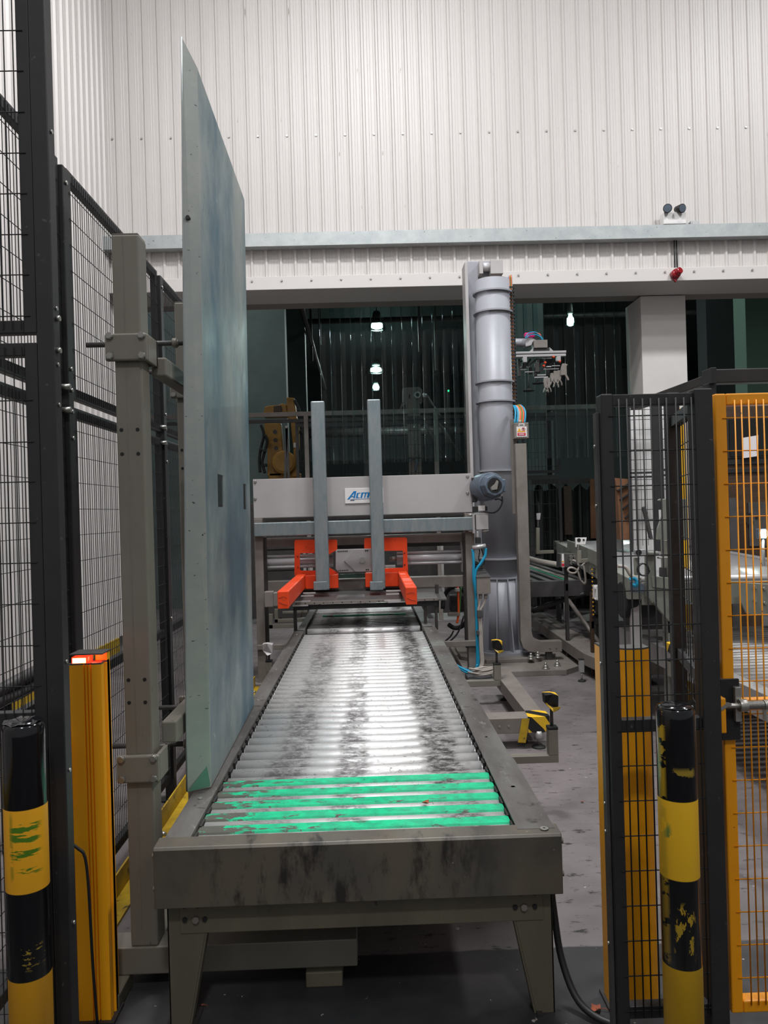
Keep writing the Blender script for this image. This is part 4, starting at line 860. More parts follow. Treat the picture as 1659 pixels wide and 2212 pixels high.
plate(gm, [P3(1056, 1059, 6.82)[:1] and (1056, 1056), (1068, 1046), (1073, 1037), (1077, 1040), (1074, 1057), (1060, 1059)], 6.83, .004, M['bolt'], 'warning_tag', .001)
x0, x1, z0, z1 = rect(1077, 1035, 1092, 1063, 6.9); bx('terminal_box', M['motor'], gm, x0, x1, 6.88, 7.0, z0, z1, .01)
x0, x1, z0, z1 = rect(1032, 1024, 1062, 1050, 7.06); bx('gearbox', M['motor'], gm, x0, x1, 7.04, 7.2, z0, z1, .02)
x0, x1, z0, z1 = rect(1030, 1050, 1064, 1081, 7.06); bx('gearbox_foot', M['motor'], gm, x0, x1, 7.04, 7.2, z0, z1, .012)
x0, x1, z0, z1 = rect(1019, 1032, 1029, 1085, 7.1); bx('flange_plate', M['dark'], gm, x0, x1, 7.06, 7.22, z0, z1, .004)
x, z = P(1083, 1065, 6.92); MB().cyl((x, 6.92, z), (x, 6.92, z-.03), .012, n=8).build('cable_gland', M['alu'], gm)
MB().tube([P3(1084, 1068, 6.92), P3(1085, 1085, 6.92), P3(1078, 1100, 6.92), P3(1065, 1108, 6.95), P3(1045, 1105, 6.98)], .007, 6).build('motor_cable', M['cabled'], gm)
MB().tube([P3(1084, 1082, 6.93), P3(1078, 1078, 6.93), P3(1069, 1080, 6.93)], .006, 6).build('motor_cable', M['cabled'], gm)
sw = thing('limit_switch', 'white and black limit switch below the gear motor', 'switch', P3(1040, 1100, 6.98))
for (l, t, r, b_, m_) in ((1033, 1092, 1048, 1104, 'white'), (1022, 1094, 1033, 1106, 'rubber'), (1048, 1094, 1053, 1103, 'rubber')): rb('housing' if m_ == 'white' else 'end_piece', M[m_], sw, l, t, r, b_, 6.99, .06)
rb('mounting_plate', M['alu'], sw, 1024, 1108, 1052, 1112, 6.98, .1, .001)
vv_ = thing('air_valve', 'black air valve with blue hoses on the right upright', 'valve', P3(1035, 1170, 6.98))
rb('valve_body', M['rubber'], vv_, 1028, 1161, 1039, 1174, 6.96, .05); rb('valve_stem', M['alu'], vv_, 1029, 1148, 1034, 1161, 6.98, .03)
a = Vector(P3(1020, 1184, 6.95)); b2 = Vector(P3(1049, 1179, 6.95)); MB().cyl(a, b2, .022, n=12).build('silencer', M['alu'], vv_)
MB().tube([P3(1021, 1186, 6.95), P3(1023, 1215, 6.95), P3(1023, 1250, 6.96), P3(1028, 1290, 6.98), P3(1030, 1360, 6.99), P3(1031, 1430, 7.0), P3(1028, 1455, 7.0)], .013, 8).build('blue_hose', M['blue'], vv_)
MB().tube([P3(1049, 1184, 6.95), P3(1048, 1200, 6.95), P3(1040, 1215, 6.95), P3(1027, 1236, 6.96), P3(1027, 1270, 6.96), P3(1029, 1310, 6.99), P3(1032, 1400, 7.0), P3(1032, 1440, 7.0), P3(1018, 1450, 7.0), P3(990, 1440, 7.02), P3(978, 1430, 7.04)], .013, 8).build('blue_hose', M['blue'], vv_)
for k_, dx in enumerate((0, 4)): MB().tube([P3(1031, 1435, 6.97), P3(1022, 1455-dx, 6.97), P3(1000, 1449-dx, 6.97), P3(975, 1432-dx, 7.0)], .009, 6).build('blue_hose', M['blue'], vv_)
MB().tube([P3(1028, 1176, 6.97), P3(1036, 1190, 6.97), P3(1034, 1208, 6.97), P3(1044, 1220, 6.97), P3(1046, 1206, 6.97), P3(1040, 1186, 6.97)], .005, 6).build('valve_cable', M['cabled'], vv_)
jb = thing('control_box', 'taupe metal junction box on right upright with grey cables below', 'box', P3(1045, 1265, 6.9))
x0, x1, z0, z1 = rect(1030, 1247, 1055, 1283, 6.92); bx('housing', M['beige_d'], jb, x0, x1+.02, 6.92, 7.04, z0, z1, .003)
MB().prism([(x0-.003, 6.915, z1), (x1+.025, 6.915, z1), (x1+.005, 7.05, z1+.045), (x0-.003, 7.05, z1+.045)], (0, 0, .003)).build('rain_lid', M['dgrey'], jb)
rb('back_plate', M['dgrey'], jb, 1030, 1230, 1050, 1247, 7.05, .01)
for dx in (0, 11):
    a = P3(1038+dx, 1284, 6.97); MB().cyl(a, (a[0], a[1], a[2]-.035), .018, n=10).build('cable_gland', M['cableg'], jb)
    MB().tube([P3(1038+dx, 1290, 6.97), P3(1036+dx*.8, 1305, 6.96), P3(1033+dx*.35, 1322, 6.96), P3(1036+dx*.3, 1350, 6.96), P3(1038+dx*.3, 1400, 6.96), P3(1040+dx*.3, 1430, 6.96), P3(1036+dx*.3, 1444, 6.95)], .012, 8).build('grey_cable', M['cableg'], jb)
rb('cable_clip', M['dgrey'], jb, 1031, 1318, 1043, 1334, 6.93, .03); rb('cable_clip', M['dgrey'], jb, 1030, 1362, 1042, 1372, 6.95, .03)
mb = MB()
for k_ in range(5):
    r = random.Random(k_+3); x, z = P(1042, 1449, 6.85); mb.tube([(x-.12+r.uniform(-.03, .03), 6.8+r.uniform(-.04, .04), z+.0+.01*k_), (x-.04, 6.72, z-.01+.012*k_), (x+.08, 6.78+r.uniform(-.03, .03), z+.01*k_), (x+.03, 6.9, z+.02), (x-.08, 6.88, z+.01)], .009, 6)
mb.build('coiled_cable', M['cableg'], jb)
x0, x1, z0, z1 = rect(1008, 1458, 1062, 1485, 6.9); bx('cable_trough', M['dgrey'], jb, x0, x1, 6.7, 7.0, 0, max(z1, .05), .004)
# ================================================================ SENSOR BRACKETS
def sensor(label, pxa, pxp0, pxp1, ya0, ya1, ypt, yrod, bl, bt, br, bb_, Y, side, tape=True, hang=None):
    t = thing('sensor_bracket', label, 'sensor', P3((pxp0+pxp1)/2, ya1, Y))
    x0, _ = P(pxa, ya0, Y); xp0, _ = P(pxp0, ya0, Y); xp1, _ = P(pxp1, ya0, Y); _, za = P((pxa+pxp0)/2, ya0, Y); _, zb2 = P((pxa+pxp0)/2, ya1, Y); _, zt_ = P((pxp0+pxp1)/2, ypt, Y)
    w = xp1-xp0
    if hang is not None: bx('hanger', M['beige'], t, hang-w/2, hang+w/2, Y, Y+w, zb2, RZ-.14, .002)
    bx('arm', M['beige'], t, min(x0, xp0), max(x0, xp1), Y, Y+w, zb2, za, .003); bx('upright', M['beige'], t, xp0, xp1, Y-.001, Y+w, za, zt_, .003)
    bx('end_plug', M['rubber'], t, xp0-.001, xp1+.001, Y-.002, Y+w+.001, zt_, zt_+.015, .003)
    xm = (xp0+xp1)/2; _, zr_ = P((bl+br)/2, bb_-3, Y); MB().cyl((xm, Y+w/2, zt_), (xm, Y+w/2, zr_+.02), w*.17, n=12).build('threaded_rod', M['dgrey'], t)
    q0, q1, s0, s1 = rect(bl, bt, br, bb_, Y); d = (q1-q0)
    h = MB().prism([(q0, Y-.01, s0+.03), (q0-.004, Y-.01, s1), (q0+d*.45, Y-.035, s1+.008), (q1, Y-.01, s1-.004), (q1-.002, Y-.01, s0+.006), (q0+d*.5, Y-.035, s0-.004)], (0, .07, 0)).build('sensor_head', M['tape'] if tape else M['lgrey'], t, .004)
    if tape: MB().prism([(q0+d*.45, Y-.037, s0+.02), (q1+.008, Y-.02, s0+.018), (q1-.005, Y-.02, s0+.002), (q0+d*.5, Y-.036, s0-.004)], (0, .003, 0)).build('torn_tape', M['kerb'], t)
    return t
sensor('L-shaped bracket with taped sensor head, nearest on the right floor side', 1084, 1186, 1207, 1634, 1650, 1577, 0, 1178, 1500, 1206, 1533, 3.88, 1, hang=.505)
sensor('L-shaped bracket with yellow taped head before the fluted column base', 925, 1068, 1083, 1472, 1485, 1437, 0, 1065, 1384, 1085, 1409, 6.05, 1, hang=.505)
sensor('grey unwrapped sensor on a post, left side of conveyor before machine', 620, 574, 588, 1452, 1462, 1431, 0, 568, 1391, 589, 1414, 5.9, -1, False)
mp_ = thing('sensor_bracket', 'pair of nested L-shaped bars left of the far rollers', 'sensor', P3(600, 1350, 7.9))
for (l, t, r, b_, tt) in ((581, 1326, 634, 1357, 8), (593, 1315, 660, 1344, 7), (610, 1318, 664, 1325, 5)):
    x0, x1, z0, z1 = rect(l, t, r, b_, 7.9); w = tt*7.9/1660
    if l != 610: bx('upright', M['beige'], mp_, x0, x0+w, 7.9, 7.9+w, z0, z1, .002)
    bx('arm', M['beige'], mp_, x0, x1, 7.9, 7.9+w, z0, z0+w, .002)
# floor duct with taped end and feet
fd = thing('floor_cable_duct', 'grey L-shaped floor duct on screw feet with black and yellow taped end', 'cable duct', (1.05, 5.3, 0))
xd0, yd0 = PZ(1093, 1470, .2)[:2]; DX0, DX1 = 1.0, 1.13
MB().prism([(DX0, 5.10, .10), (DX1-.02, 5.10, .10), (DX1+.01, 6.35, .10), (DX0-.0, 6.35, .10)], (0, 0, .10)).build('long_channel', M['beige_d'], fd, .004)
e0 = PZ(1050, 1545, .2); e1 = PZ(1180, 1535, .2); ye = 4.93
arc = [(.70, ye), (1.09, ye), (1.14, ye+.03), (1.155, ye+.08), (1.14, ye+.13), (1.09, ye+.16), (.70, ye+.16)]
MB().prism([(x, y, .10) for x, y in arc], (0, 0, .10)).build('cross_channel', M['beige_d'], fd, .004)
MB().prism([(x, y, .104) for x, y in [(.985, ye-.003), (1.085, ye-.003), (1.13, ye+.021), (1.13, ye+.135), (1.08, ye+.164), (1.00, ye+.164)]], (0, 0, .099)).build('hazard_tape', M['tape'], fd)
MB().prism([(.945, ye-.004, .195), (.995, ye-.004, .195), (.965, ye-.006, .04), (.915, ye-.006, .045)], (0, -.002, 0)).build('hanging_tape_end', M['kerb'], fd)
for (x, y, big) in ((1.055, ye+.02, 1), (.98, ye+.15, 0), (1.05, 5.7, 0), (1.05, 6.2, 0)):
    if big: MB().cyl((x, y, .11), (x, y, .055), .028, n=16).build('leveller_sleeve', M['alu'], fd)
    MB().cyl((x, y, .11), (x, y, .01), .009, n=10).build('leveller_stem', M['bolt'], fd); MB().lathe((x, y, 0), [(.045 if big else .03, 0), (.043 if big else .029, .008), (.014, .016), (.012, .02)], 20).build('leveller_foot', M['rubber'], fd)
for x in (.80, .86): MB().cyl((x, ye, .15), (x, ye-.004, .15), .008, n=8).build('duct_screw', M['bolt'], fd)
rd = thing('floor_cable_duct', 'long straight grey floor duct running back beneath the far conveyors', 'cable duct', (2.07, 8, 0))
MB().prism([(1.95, 9.6, .1), (2.2, 9.6, .1), (2.17, 7.1, .1), (2.25, 6.85, .1), (2.5, 6.75, .1), (2.5, 6.5, .1), (2.12, 6.52, .1), (1.96, 6.7, .1), (1.92, 7.0, .1)], (0, 0, .11)).build('channel_cover', M['beige_d'], rd, .004)
for (x, y) in ((2.0, 6.75), (2.05, 8), (2.06, 9.2), (2.4, 6.6)): MB().cyl((x, y, .1), (x, y, .01), .012, n=8).build('leveller_stem', M['bolt'], rd); MB().lathe((x, y, 0), [(.045, 0), (.043, .01), (.015, .02)], 16).build('leveller_foot', M['rubber'], rd)
sp_ = thing('reflector_post', 'short grey reflector post on a round screw foot, open floor', 'post', PZ(1258, 1472, 0)); x, y, _ = PZ(1258, 1472, 0)
x0, x1, z0, z1 = rect(1251, 1425, 1261, 1452, y); bx('housing', M['alu'], sp_, x0, x1, y-.02, y+.025, z0, z1, .003); bx('housing_cap', M['rubber'], sp_, x0-.001, x1+.001, y-.021, y+.026, z1, z1+.008, 0)
xm = (x0+x1)/2; MB().cyl((xm, y, z0), (xm, y, .01), .008, n=8).build('leveller_stem', M['bolt'], sp_); MB().lathe((xm, y, 0), [(.035, 0), (.033, .01), (.012, .018)], 16).build('leveller_foot', M['rubber'], sp_)
# ================================================================ BIG COLUMN
CXc, CYc = 1.345, 7.95
co = thing('lift_column', 'tall silver-grey round column with collars and fluted base', 'column', (CXc, CYc, 0))
zc_t = P(1057, 597, CYc-.18)[1]; R = .181
zb1 = P(1075, 1250, CYc-.18)[1]
MB().lathe((CXc, CYc, 0), [(R, zb1), (R, zc_t)], 64).build('tube', M['colgrey'], co); MB().lathe((CXc, CYc, 0), [(R-.002, zc_t), (R-.003, zc_t+.004)], 48).build('top_cap', M['beige_d'], co)
for py in (622, 666, 820, 863, 1015, 1208, 1250):
    z = P(1065, py+1, CYc-.2)[1]; MB().lathe((CXc, CYc, z), [(R+.001, -.008), (R+.024, -.008), (R+.024, .008), (R+.001, .008)], 56, True).build('collar', M['colgrey'], co)
Rb = .235
MB().lathe((CXc, CYc, 0), [(R+.04, .1), (R+.012, zb1-.01)], 48).build('base_tube', M['colgrey'], co)
for k_ in range(12):
    a = 2*math.pi*(k_+.35)/12; dx, dy = math.cos(a), math.sin(a); px_, py_ = -dy*.006, dx*.006
    MB().prism([(CXc+dx*(R-.01)+px_, CYc+dy*(R-.01)+py_, .11), (CXc+dx*(.335)+px_, CYc+dy*.335+py_, .11), (CXc+dx*(R+.028)+px_, CYc+dy*(R+.028)+py_, zb1-.008), (CXc+dx*(R-.01)+px_, CYc+dy*(R-.01)+py_, zb1-.008)], (-2*px_, -2*py_, 0)).build('base_fin', M['colgrey'], co)
MB().lathe((CXc, CYc, 0), [(.37, .085), (.37, .112)], 48, True).build('base_flange', M['colgrey'], co)
def octo(x0, x1, y0, y1, c, z0, z1, name): MB().prism([(x0+c, y0, z0), (x1-c, y0, z0), (x1, y0+c, z0), (x1, y1-c, z0), (x1-c, y1, z0), (x0+c, y1, z0), (x0, y1-c, z0), (x0, y0+c, z0)], (0, 0, z1-z0)).build(name, M['beige_d'], co, .003)
octo(.85, 2.02, 7.05, 8.8, .24, 0, .05, 'ground_plate'); octo(.88, 1.83, 7.45, 8.45, .22, .05, .085, 'adaptor_plate')
for (px, py, z) in ((1179, 1445, .05), (1204, 1439, .05), (1147, 1424, .085), (1162, 1421, .085)):
    x, y, _ = PZ(px, py, z); MB().cyl((x, y, z), (x, y, z+.012), .035, n=16).cyl((x, y, z+.012), (x, y, z+.035), .024, n=6).cyl((x, y, z+.035), (x, y, z+.06), .012, n=8).build('anchor_bolt', M['bolt'], co)
x0, x1, z0, z1 = rect(1013, 565, 1084, 1180, CYc+.2); bx('guide_spine', M['colgrey'], co, x0, x1, CYc+.185, CYc+.22, z0, z1, .003); x0, x1, z0, z1 = rect(1011, 566, 1022, 1100, CYc-.05); bx('side_guide', M['lgrey'], co, x0+.0, x1-.02, CYc-.05, CYc+.18, z0, z1, .003)
a, b2 = P3(1040, 577, CYc+.12), P3(1059, 577, CYc+.12); MB().cyl(a, b2, .045, n=20).build('top_pulley', M['chrome'], co)
x0, x1, z0, z1 = rect(1034, 566, 1042, 594, CYc+.1); bx('pulley_cheek', M['lgrey'], co, x0, x1, CYc+.05, CYc+.18, z0, z1); x0, x1, z0, z1 = rect(1058, 564, 1085, 594, CYc+.1); bx('pulley_cheek', M['lgrey'], co, x0, x1, CYc+.05, CYc+.18, z0, z1)
# energy chain
ec = thing('cable_chain', 'black cable chain with coloured hoses hanging along the silver column', 'cable chain', P3(1108, 750, CYc))
x0, x1, _, z1 = rect(1100, 618, 1113, 880, CYc-.05); z0 = P(1110, 1230, CYc-.05)[1]; z = z1; 
link = None; n_ = 0
while z > z0:
    if link is None:
        mb = MB().box(x0, x0+.008, CYc-.08, CYc+.02, z-.034, z-.004).box(x1-.008, x1, CYc-.08, CYc+.02, z-.034, z-.004).box(x0, x1, CYc-.083, CYc-.077, z-.028, z-.010); link = mb.build('chain_link', M['rubber'], ec)
    else: copy_at(link, (0, 0, -.0385*n_), ec)
    n_ += 1; z -= .0385
for i, mm in enumerate(('blue', 'orangeh', 'greenh', 'orangeh', 'cableg')):
    xx = x0+.014+.0085*i; a = P(1100+2*i, 605+i, CYc-.05)[1]
    MB().tube([(x0-.01, CYc-.04, z1+.02+.012*i), (xx-.01, CYc-.05, z1+.03+.01*i), (xx, CYc-.055, z1-.02), (xx, CYc-.055, (z0+z1)/2), (xx, CYc-.055, P(1110, 885, CYc)[1])], .0045, 6).build('hose', M[mm], ec)
# isolator box, duct
ib = thing('isolator_box', 'grey junction box with red and yellow danger label on the duct', 'box', P3(1126, 930, 7.5))
x0, x1, z0, z1 = rect(1111, 913, 1142, 947, 7.5); bx('housing', M['beige_d'], ib, x0, x1, 7.5, 7.6, z0, z1, .004)
bx('danger_label', M['white'], ib, *rect(1116, 921.5, 1138, 943.5, 7.496)[:2], 7.496, 7.5, *rect(1116, 921.5, 1138, 943.5, 7.496)[2:], 0); bx('name_label', M['white'], ib, *rect(1120.5, 915, 1133, 920.5, 7.496)[:2], 7.496, 7.5, *rect(1120.5, 915, 1133, 920.5, 7.496)[2:], 0)
bx('amber_strip', M['amber'], ib, *rect(1117.5, 931, 1135, 933, 7.494)[:2], 7.494, 7.496, *rect(1117.5, 931, 1135, 933, 7.494)[2:], 0); bx('red_strip', M['red'], ib, *rect(1118, 935, 1135.5, 941, 7.494)[:2], 7.494, 7.496, *rect(1118, 935, 1135.5, 941, 7.494)[2:], 0)
MB().prism([P3(1118.5, 930.3, 7.494), P3(1125.2, 930, 7.494), P3(1121.8, 924, 7.494)], (0, .002, 0)).build('warning_triangle', M['amber'], ib)
x, z = P(1130.8, 927, 7.494); MB().tube([(x+.016*math.cos(a), 7.494, z+.016*math.sin(a)) for a in (i*math.pi/6 for i in range(13))], .002, 4, 1).cyl((x-.011, 7.494, z+.011), (x+.011, 7.494, z-.011), .002, n=4).build('prohibition_ring', M['red'], ib)
MB().box(x-.003, x+.004, 7.4945, 7.496, z-.008, z+.009).build('hand_symbol', M['ink'], ib)
bx('name_print', M['ink'], ib, *rect(1122, 917, 1131, 918.6, 7.494)[:2], 7.494, 7.496, *rect(1122, 917, 1131, 918.6, 7.494)[2:], 0); bx('red_strip_print', M['white'], ib, *rect(1121, 936.5, 1132.5, 937.4, 7.492)[:2], 7.492, 7.494, *rect(1121, 936.5, 1132.5, 937.4, 7.492)[2:], 0); bx('red_strip_print', M['white'], ib, *rect(1121, 938.5, 1132.5, 939.4, 7.492)[:2], 7.492, 7.494, *rect(1121, 938.5, 1132.5, 939.4, 7.492)[2:], 0)
for px, py in ((1114, 915), (1139, 915), (1114, 944), (1139, 944)): x, z = P(px, py, 7.5); MB().cyl((x, 7.5, z), (x, 7.497, z), .007, n=8).build('lid_screw', M['bolt'], ib)
for i, (mm, sx, ex) in enumerate((('blue', 1106, 1112), ('blue', 1114, 1117), ('cableg', 1119, 1120), ('orangeh', 1123, 1123), ('greenh', 1126, 1126), ('orangeh', 1129, 1129), ('blue', 1132, 1133))):
    MB().tube([P3(1110+i, 880, 7.75), P3(1110+i*2.5, 877-(i > 3)*1.5, 7.68), P3(ex+1.5, 890, 7.6), P3(ex, 914, 7.56)], .009, 6).build('hose', M[mm], ib)
MB().cyl(P3(1123, 914, 7.55), P3(1123, 908, 7.55), .014, n=10).build('cable_gland', M['cableg'], ib)
dct = thing('cable_duct', 'taupe vertical cable duct curving to a low horizontal leg by the column', 'cable duct', P3(1130, 1400, 7.5))
x0, x1, z0, z1 = rect(1119, 958, 1143, 1380, 7.5)
xr_ = P(1214, 1395, 7.5)[0]; zA, zB = P(1200, 1408, 7.5)[1], P(1200, 1385, 7.5)[1]
pl = [(x0, z1), (x0, zA+.12), (x0+.02, zA+.05), (x0+.07, zA+.01), (x0+.13, zA), (xr_, zA), (xr_, zB), (x1+.09, zB), (x1+.04, zB+.02), (x1+.01, zB+.05), (x1, zB+.1), (x1, z1)]
MB().prism([(x, 7.5, z) for x, z in pl], (0, .1, 0)).build('bent_channel', M['beige_d'], dct, .003)
x0b, x1b, z0b, z1b = rect(1105, 905, 1118, 1110, 7.62); bx('slotted_backplate', M['beige_d'], dct, x0b, x1b, 7.62, 7.64, z0b, z1b, .002)
for x in (xr_-.12, xr_-.06): MB().cyl((x, 7.5, (zA+zB)/2-.01), (x, 7.495, (zA+zB)/2-.01), .01, n=8).build('duct_screw', M['bolt'], dct)
bx('duct_foot', M['dgrey'], dct, xr_-.15, xr_-.09, 7.53, 7.58, .05, zA, 0)
# ================================================================ FAR SIDE: FENCE, ROBOT, FRAMES
bf = thing('guard_fence', 'pale top rail and dark mesh guard fence inside the far opening', 'fence', (0, 10.9, 0)); YF = 10.95
xL_, zL_ = P(300, 908, YF); xR_, zR_ = P(1300, 881, YF); zF = (P(829, 893, YF)[1])
bx('top_rail', M['beige_d'], bf, -3.5, xR_, YF-.04, YF, zF-.012, zF+.05, .002)
bx('under_rail', M['dark'], bf, -3.5, xR_, YF-.03, YF-.01, zF-.10, zF-.05, .002)
def fpanel(l, r, zlo, zhi, m_='black', dx=.05, dz=.2):
    x0 = P(l, 1000, YF)[0]; x1 = P(r, 1000, YF)[0]
    for a, b2 in ((x0, x0+.04), (x1-.04, x1)): bx('stile', M[m_], bf, a, b2, YF, YF+.04, zlo, zhi, 0)
    for a, b2 in ((zlo, zlo+.04), (zhi-.06, zhi)): bx('cross_rail', M[m_], bf, x0, x1, YF+.001, YF+.04, a, b2, 0)
    mb = MB(); x = x0+.04
    while x < x1-.04: mb.cyl((x, YF+.02, zlo), (x, YF+.02, zhi), .0035, n=3, cap=False); x += dx
    z = zlo+.1
    while z < zhi: mb.cyl((x0, YF+.015, z), (x1, YF+.015, z), .0035, n=3, cap=False); z += dz
    mb.build('wire_mesh', M['blackwire'], bf, kind='stuff')
zmid = P(1170, 1022, YF)[1]
fpanel(1128, 1211, zmid, zF-.1); fpanel(1128, 1211, .9, zmid-.03); fpanel(1128, 1166, .05, .85)
fpanel(640, 792, 1.2, zF-.1); fpanel(792, 1014, 1.2, zF-.1)
for (l_, r_) in ((470, 640), (642, 800), (802, 1012)): xa_, xb3 = P(l_, 1000, YF)[0], P(r_, 1000, YF)[0]; bx('solid_panel', M['dark'], bf, xa_, xb3, YF+.045, YF+.06, .08, 1.72, .003)
for px in (664, 943): x = P(px, 1000, YF)[0]; bx('fence_post', M['beige_d'], bf, x-.03, x+.03, YF-.06, YF-.0, 0, zF, .002)
x = P(1011, 1000, YF)[0]; bx('fence_post', M['black'], bf, x-.04, x+.04, YF-.06, YF, 0, zF-.02, .002)
bx('guide_strip', M['dark'], bf, P(705, 1000, YF)[0], P(1010, 1000, YF)[0], YF+.05, YF+.07, P(850, 992, YF)[1], P(850, 988, YF)[1], 0)
# ochre robot
ro = thing('jointed_robot', 'ochre jointed robot arm behind the fascia, left of the tall bars', 'robot', P3(600, 1025, 11.3)); YR = 11.6
def zr_(a, b_): return (540+a/6.38, 820+b_/6.38)
def rp_(name, pts, y, d, m_='robot', bev=.01, par=None): return MB().prism([P3(*zr_(*q), y) for q in pts], (0, d, 0)).build(name, M[m_], par or ro, bev)
bx('pedestal', M['robot'], ro, P(580, 1025, YR)[0], P(645, 1025, YR)[0], YR, YR+.5, 0, P(600, 1020, YR)[1], .02)
ua = rp_('upper_arm', [(195, 600), (425, 600), (455, 1000), (430, 1330), (240, 1330), (240, 960), (205, 760)], YR, .16)
for i, (a, b_) in enumerate(((345, 720), (352, 835), (360, 945))):
    x, z = P(*zr_(a, b_), YR); MB().cyl((x, YR, z), (x, YR-.006, z), .032, n=16).build('lightening_hole', M['dark'], ua)
x, z = P(*zr_(475, 1145), YR-.02); MB().cyl((x, YR-.12, z), (x, YR+.2, z), .175, n=40).build('base_joint', M['robot'], ro, .02); MB().cyl((x, YR-.135, z), (x, YR-.12, z), .14, n=32).build('joint_cover', M['robot'], ro, .004)
rp_('yoke', [(600, 960), (655, 960), (660, 1340), (560, 1340), (600, 1200)], YR-.02, .2)
rp_('shoulder_housing', [(175, 505), (205, 375), (255, 358), (390, 350), (440, 325), (500, 345), (510, 500)], YR, .3)
rp_('shoulder_cap', [(325, 360), (430, 352), (440, 430), (400, 505), (325, 505)], YR-.02, .06, 'wood')
rp_('forearm', [(505, 245), (610, 250), (640, 500), (670, 600), (675, 960), (600, 960), (560, 600), (505, 500)], YR+.02, .16)
rp_('name_label', [(600, 872), (640, 872), (640, 935), (600, 935)], YR+.016, .005, 'white', 0)
for pts in ([(150, 620), (190, 760), (150, 950), (130, 1100), (140, 1280)], [(205, 760), (235, 860), (190, 1040), (170, 1150), (205, 1290)], [(690, 610), (715, 740), (715, 1000), (705, 1130)], [(610, 280), (670, 400), (690, 470)]):
    MB().tube([P3(*zr_(*q), YR-.06) for q in pts], .022, 8).build('dress_hose', M['rubber'], ro)
for (a, b_, w) in ((150, 970, .05), (205, 980, .05), (700, 720, .05), (670, 430, .05), (715, 1170, .10), (215, 1180, .05)):
    x, z = P(*zr_(a, b_), YR-.08); bx('hose_clamp', M['rubber'], ro, x-w/2, x+w/2, YR-.12, YR-.06, z-w*.5, z+w*.5, .01)
tri = thing('suspension_strut', 'narrow dark A-shaped strut in front of the ochre robot', 'strut', P3(620, 1025, 11.1))
a0_ = P3(*zr_(505, 655), 11.1); 
for q in ((400, 2500), (590, 2500)): MB().beam(a0_, P3(*zr_(*q), 11.1)[:2]+(0,), .035, .02, (0, 1, 0)).build('strut_leg', M['dgrey'], tri)
MB().cyl((a0_[0], 11.07, a0_[2]), (a0_[0], 11.13, a0_[2]), .02, n=12).build('pivot', M['bolt'], tri)
# portal frame with head gear and braces
pf = thing('stacker_frame', 'taupe post with gear head and two diagonal braces in far room', 'frame', P3(895, 1020, 12.2)); YP = 12.2
def zp(a, b_): return (520+a/2.765, 560+b_/2.765)
x0, x1, _, _ = rect(883, 900, 909, 1000, YP); zt_ = P(896, 868, YP)[1]; bx('post', M['beige_d'], pf, x0, x1, YP, YP+.18, 0, zt_, .005)
MB().prism([P3(*zp(*q), YP-.02) for q in ((968, 768), (1066, 763), (1085, 780), (1085, 852), (1065, 856), (1068, 900), (990, 902), (986, 856), (945, 905), (968, 850))], (0, .2, 0)).build('head_plate', M['beige_d'], pf, .005)
x, z = P(*zp(1055, 812), YP-.04); MB().cyl((x, YP-.08, z), (x, YP-.02, z), .055, n=10).build('gear', M['alu'], pf); MB().cyl((x, YP-.09, z), (x, YP-.08, z), .028, n=10).build('hub', M['dark'], pf)
x, z = P(*zp(1008, 818), YP-.02); bx('slot_mark', M['ink'], pf, x-.012, x+.012, YP-.024, YP-.018, z-.035, z+.03, .004)
MB().cyl(P3(*zp(1085, 812), YP-.06), P3(*zp(1112, 815), YP-.06), .03, n=12).build('shaft_end', M['alu'], pf)
for pts in (((1108, 815), (1270, 1065)), ((1160, 930), (1355, 1255)), ((1080, 950), (1272, 1270))): MB().cyl(P3(*zp(*pts[0]), YP+.05), P3(*zp(*pts[1]), YP+.05), .028, n=10).build('brace', M['dgrey'], pf)
for pts in ([(1015, 1210), (1020, 1195), (1040, 1192), (1050, 1215), (1045, 1270)],): MB().tube([P3(*zp(*q), YP-.1) for q in pts], .02, 8).build('hose_loop', M['motor'], pf)
x, z = P(*zp(1241, 785), 11.9); bx('led', M['led'], pf, x-.010, x+.010, 11.9, 11.92, z-.012, z+.012, 0); x0, x1, z0, z1 = rect(967, 843, 971, 890, 11.93); bx('led_strip', M['dark'], pf, x0, x1, 11.92, 11.95, z0, z1, 0)
# picker head
gh = thing('gripper_head', 'multi-finger gripper head on a silver robot wrist right of the column', 'gripper', P3(1170, 780, 9.0)); YG = 9.0
def zg_(a, b_): return (1090+a/8.506, 700+b_/8.506)
def gb_(name, m_, l, t, r, b_, y, d, bev=.004): x0, x1, z0, z1 = rect(*zg_(l, t), *zg_(r, b_), y); return bx(name, M[m_], gh, x0, x1, y, y+d, z0, z1, bev)
a, b2 = P3(*zg_(60, 335), YG+.1), P3(*zg_(395, 345), YG+.05); MB().cyl(a, b2, .045, .05, n=24).build('wrist_arm', M['colgrey'], gh)
MB().prism([P3(*zg_(*q), YG) for q in ((385, 280), (430, 250), (500, 245), (600, 300), (520, 330), (500, 390), (400, 415), (385, 400))], (0, .12, 0)).build('wrist_joint', M['lgrey'], gh, .01)
gb_('flange_box', 'beige_d', 540, 290, 790, 435, YG-.04, .14); gb_('flange_base', 'dark', 525, 440, 830, 500, YG-.02, .12)
gb_('red_cap', 'magenta', 368, 150, 560, 240, YG+.06, .06, .015)
for pts, mm in (([(375, 265), (440, 170), (560, 150), (650, 210), (710, 290)], 'blue'), ([(400, 260), (480, 195), (590, 200), (660, 240), (690, 285)], 'blue'), ([(450, 200), (540, 175), (640, 200), (680, 260)], 'cabled'), ([(600, 170), (650, 190), (660, 230)], 'orangeh')): MB().tube([P3(*zg_(*q), YG-.03) for q in pts], .007, 6).build('hose', M[mm], gh)
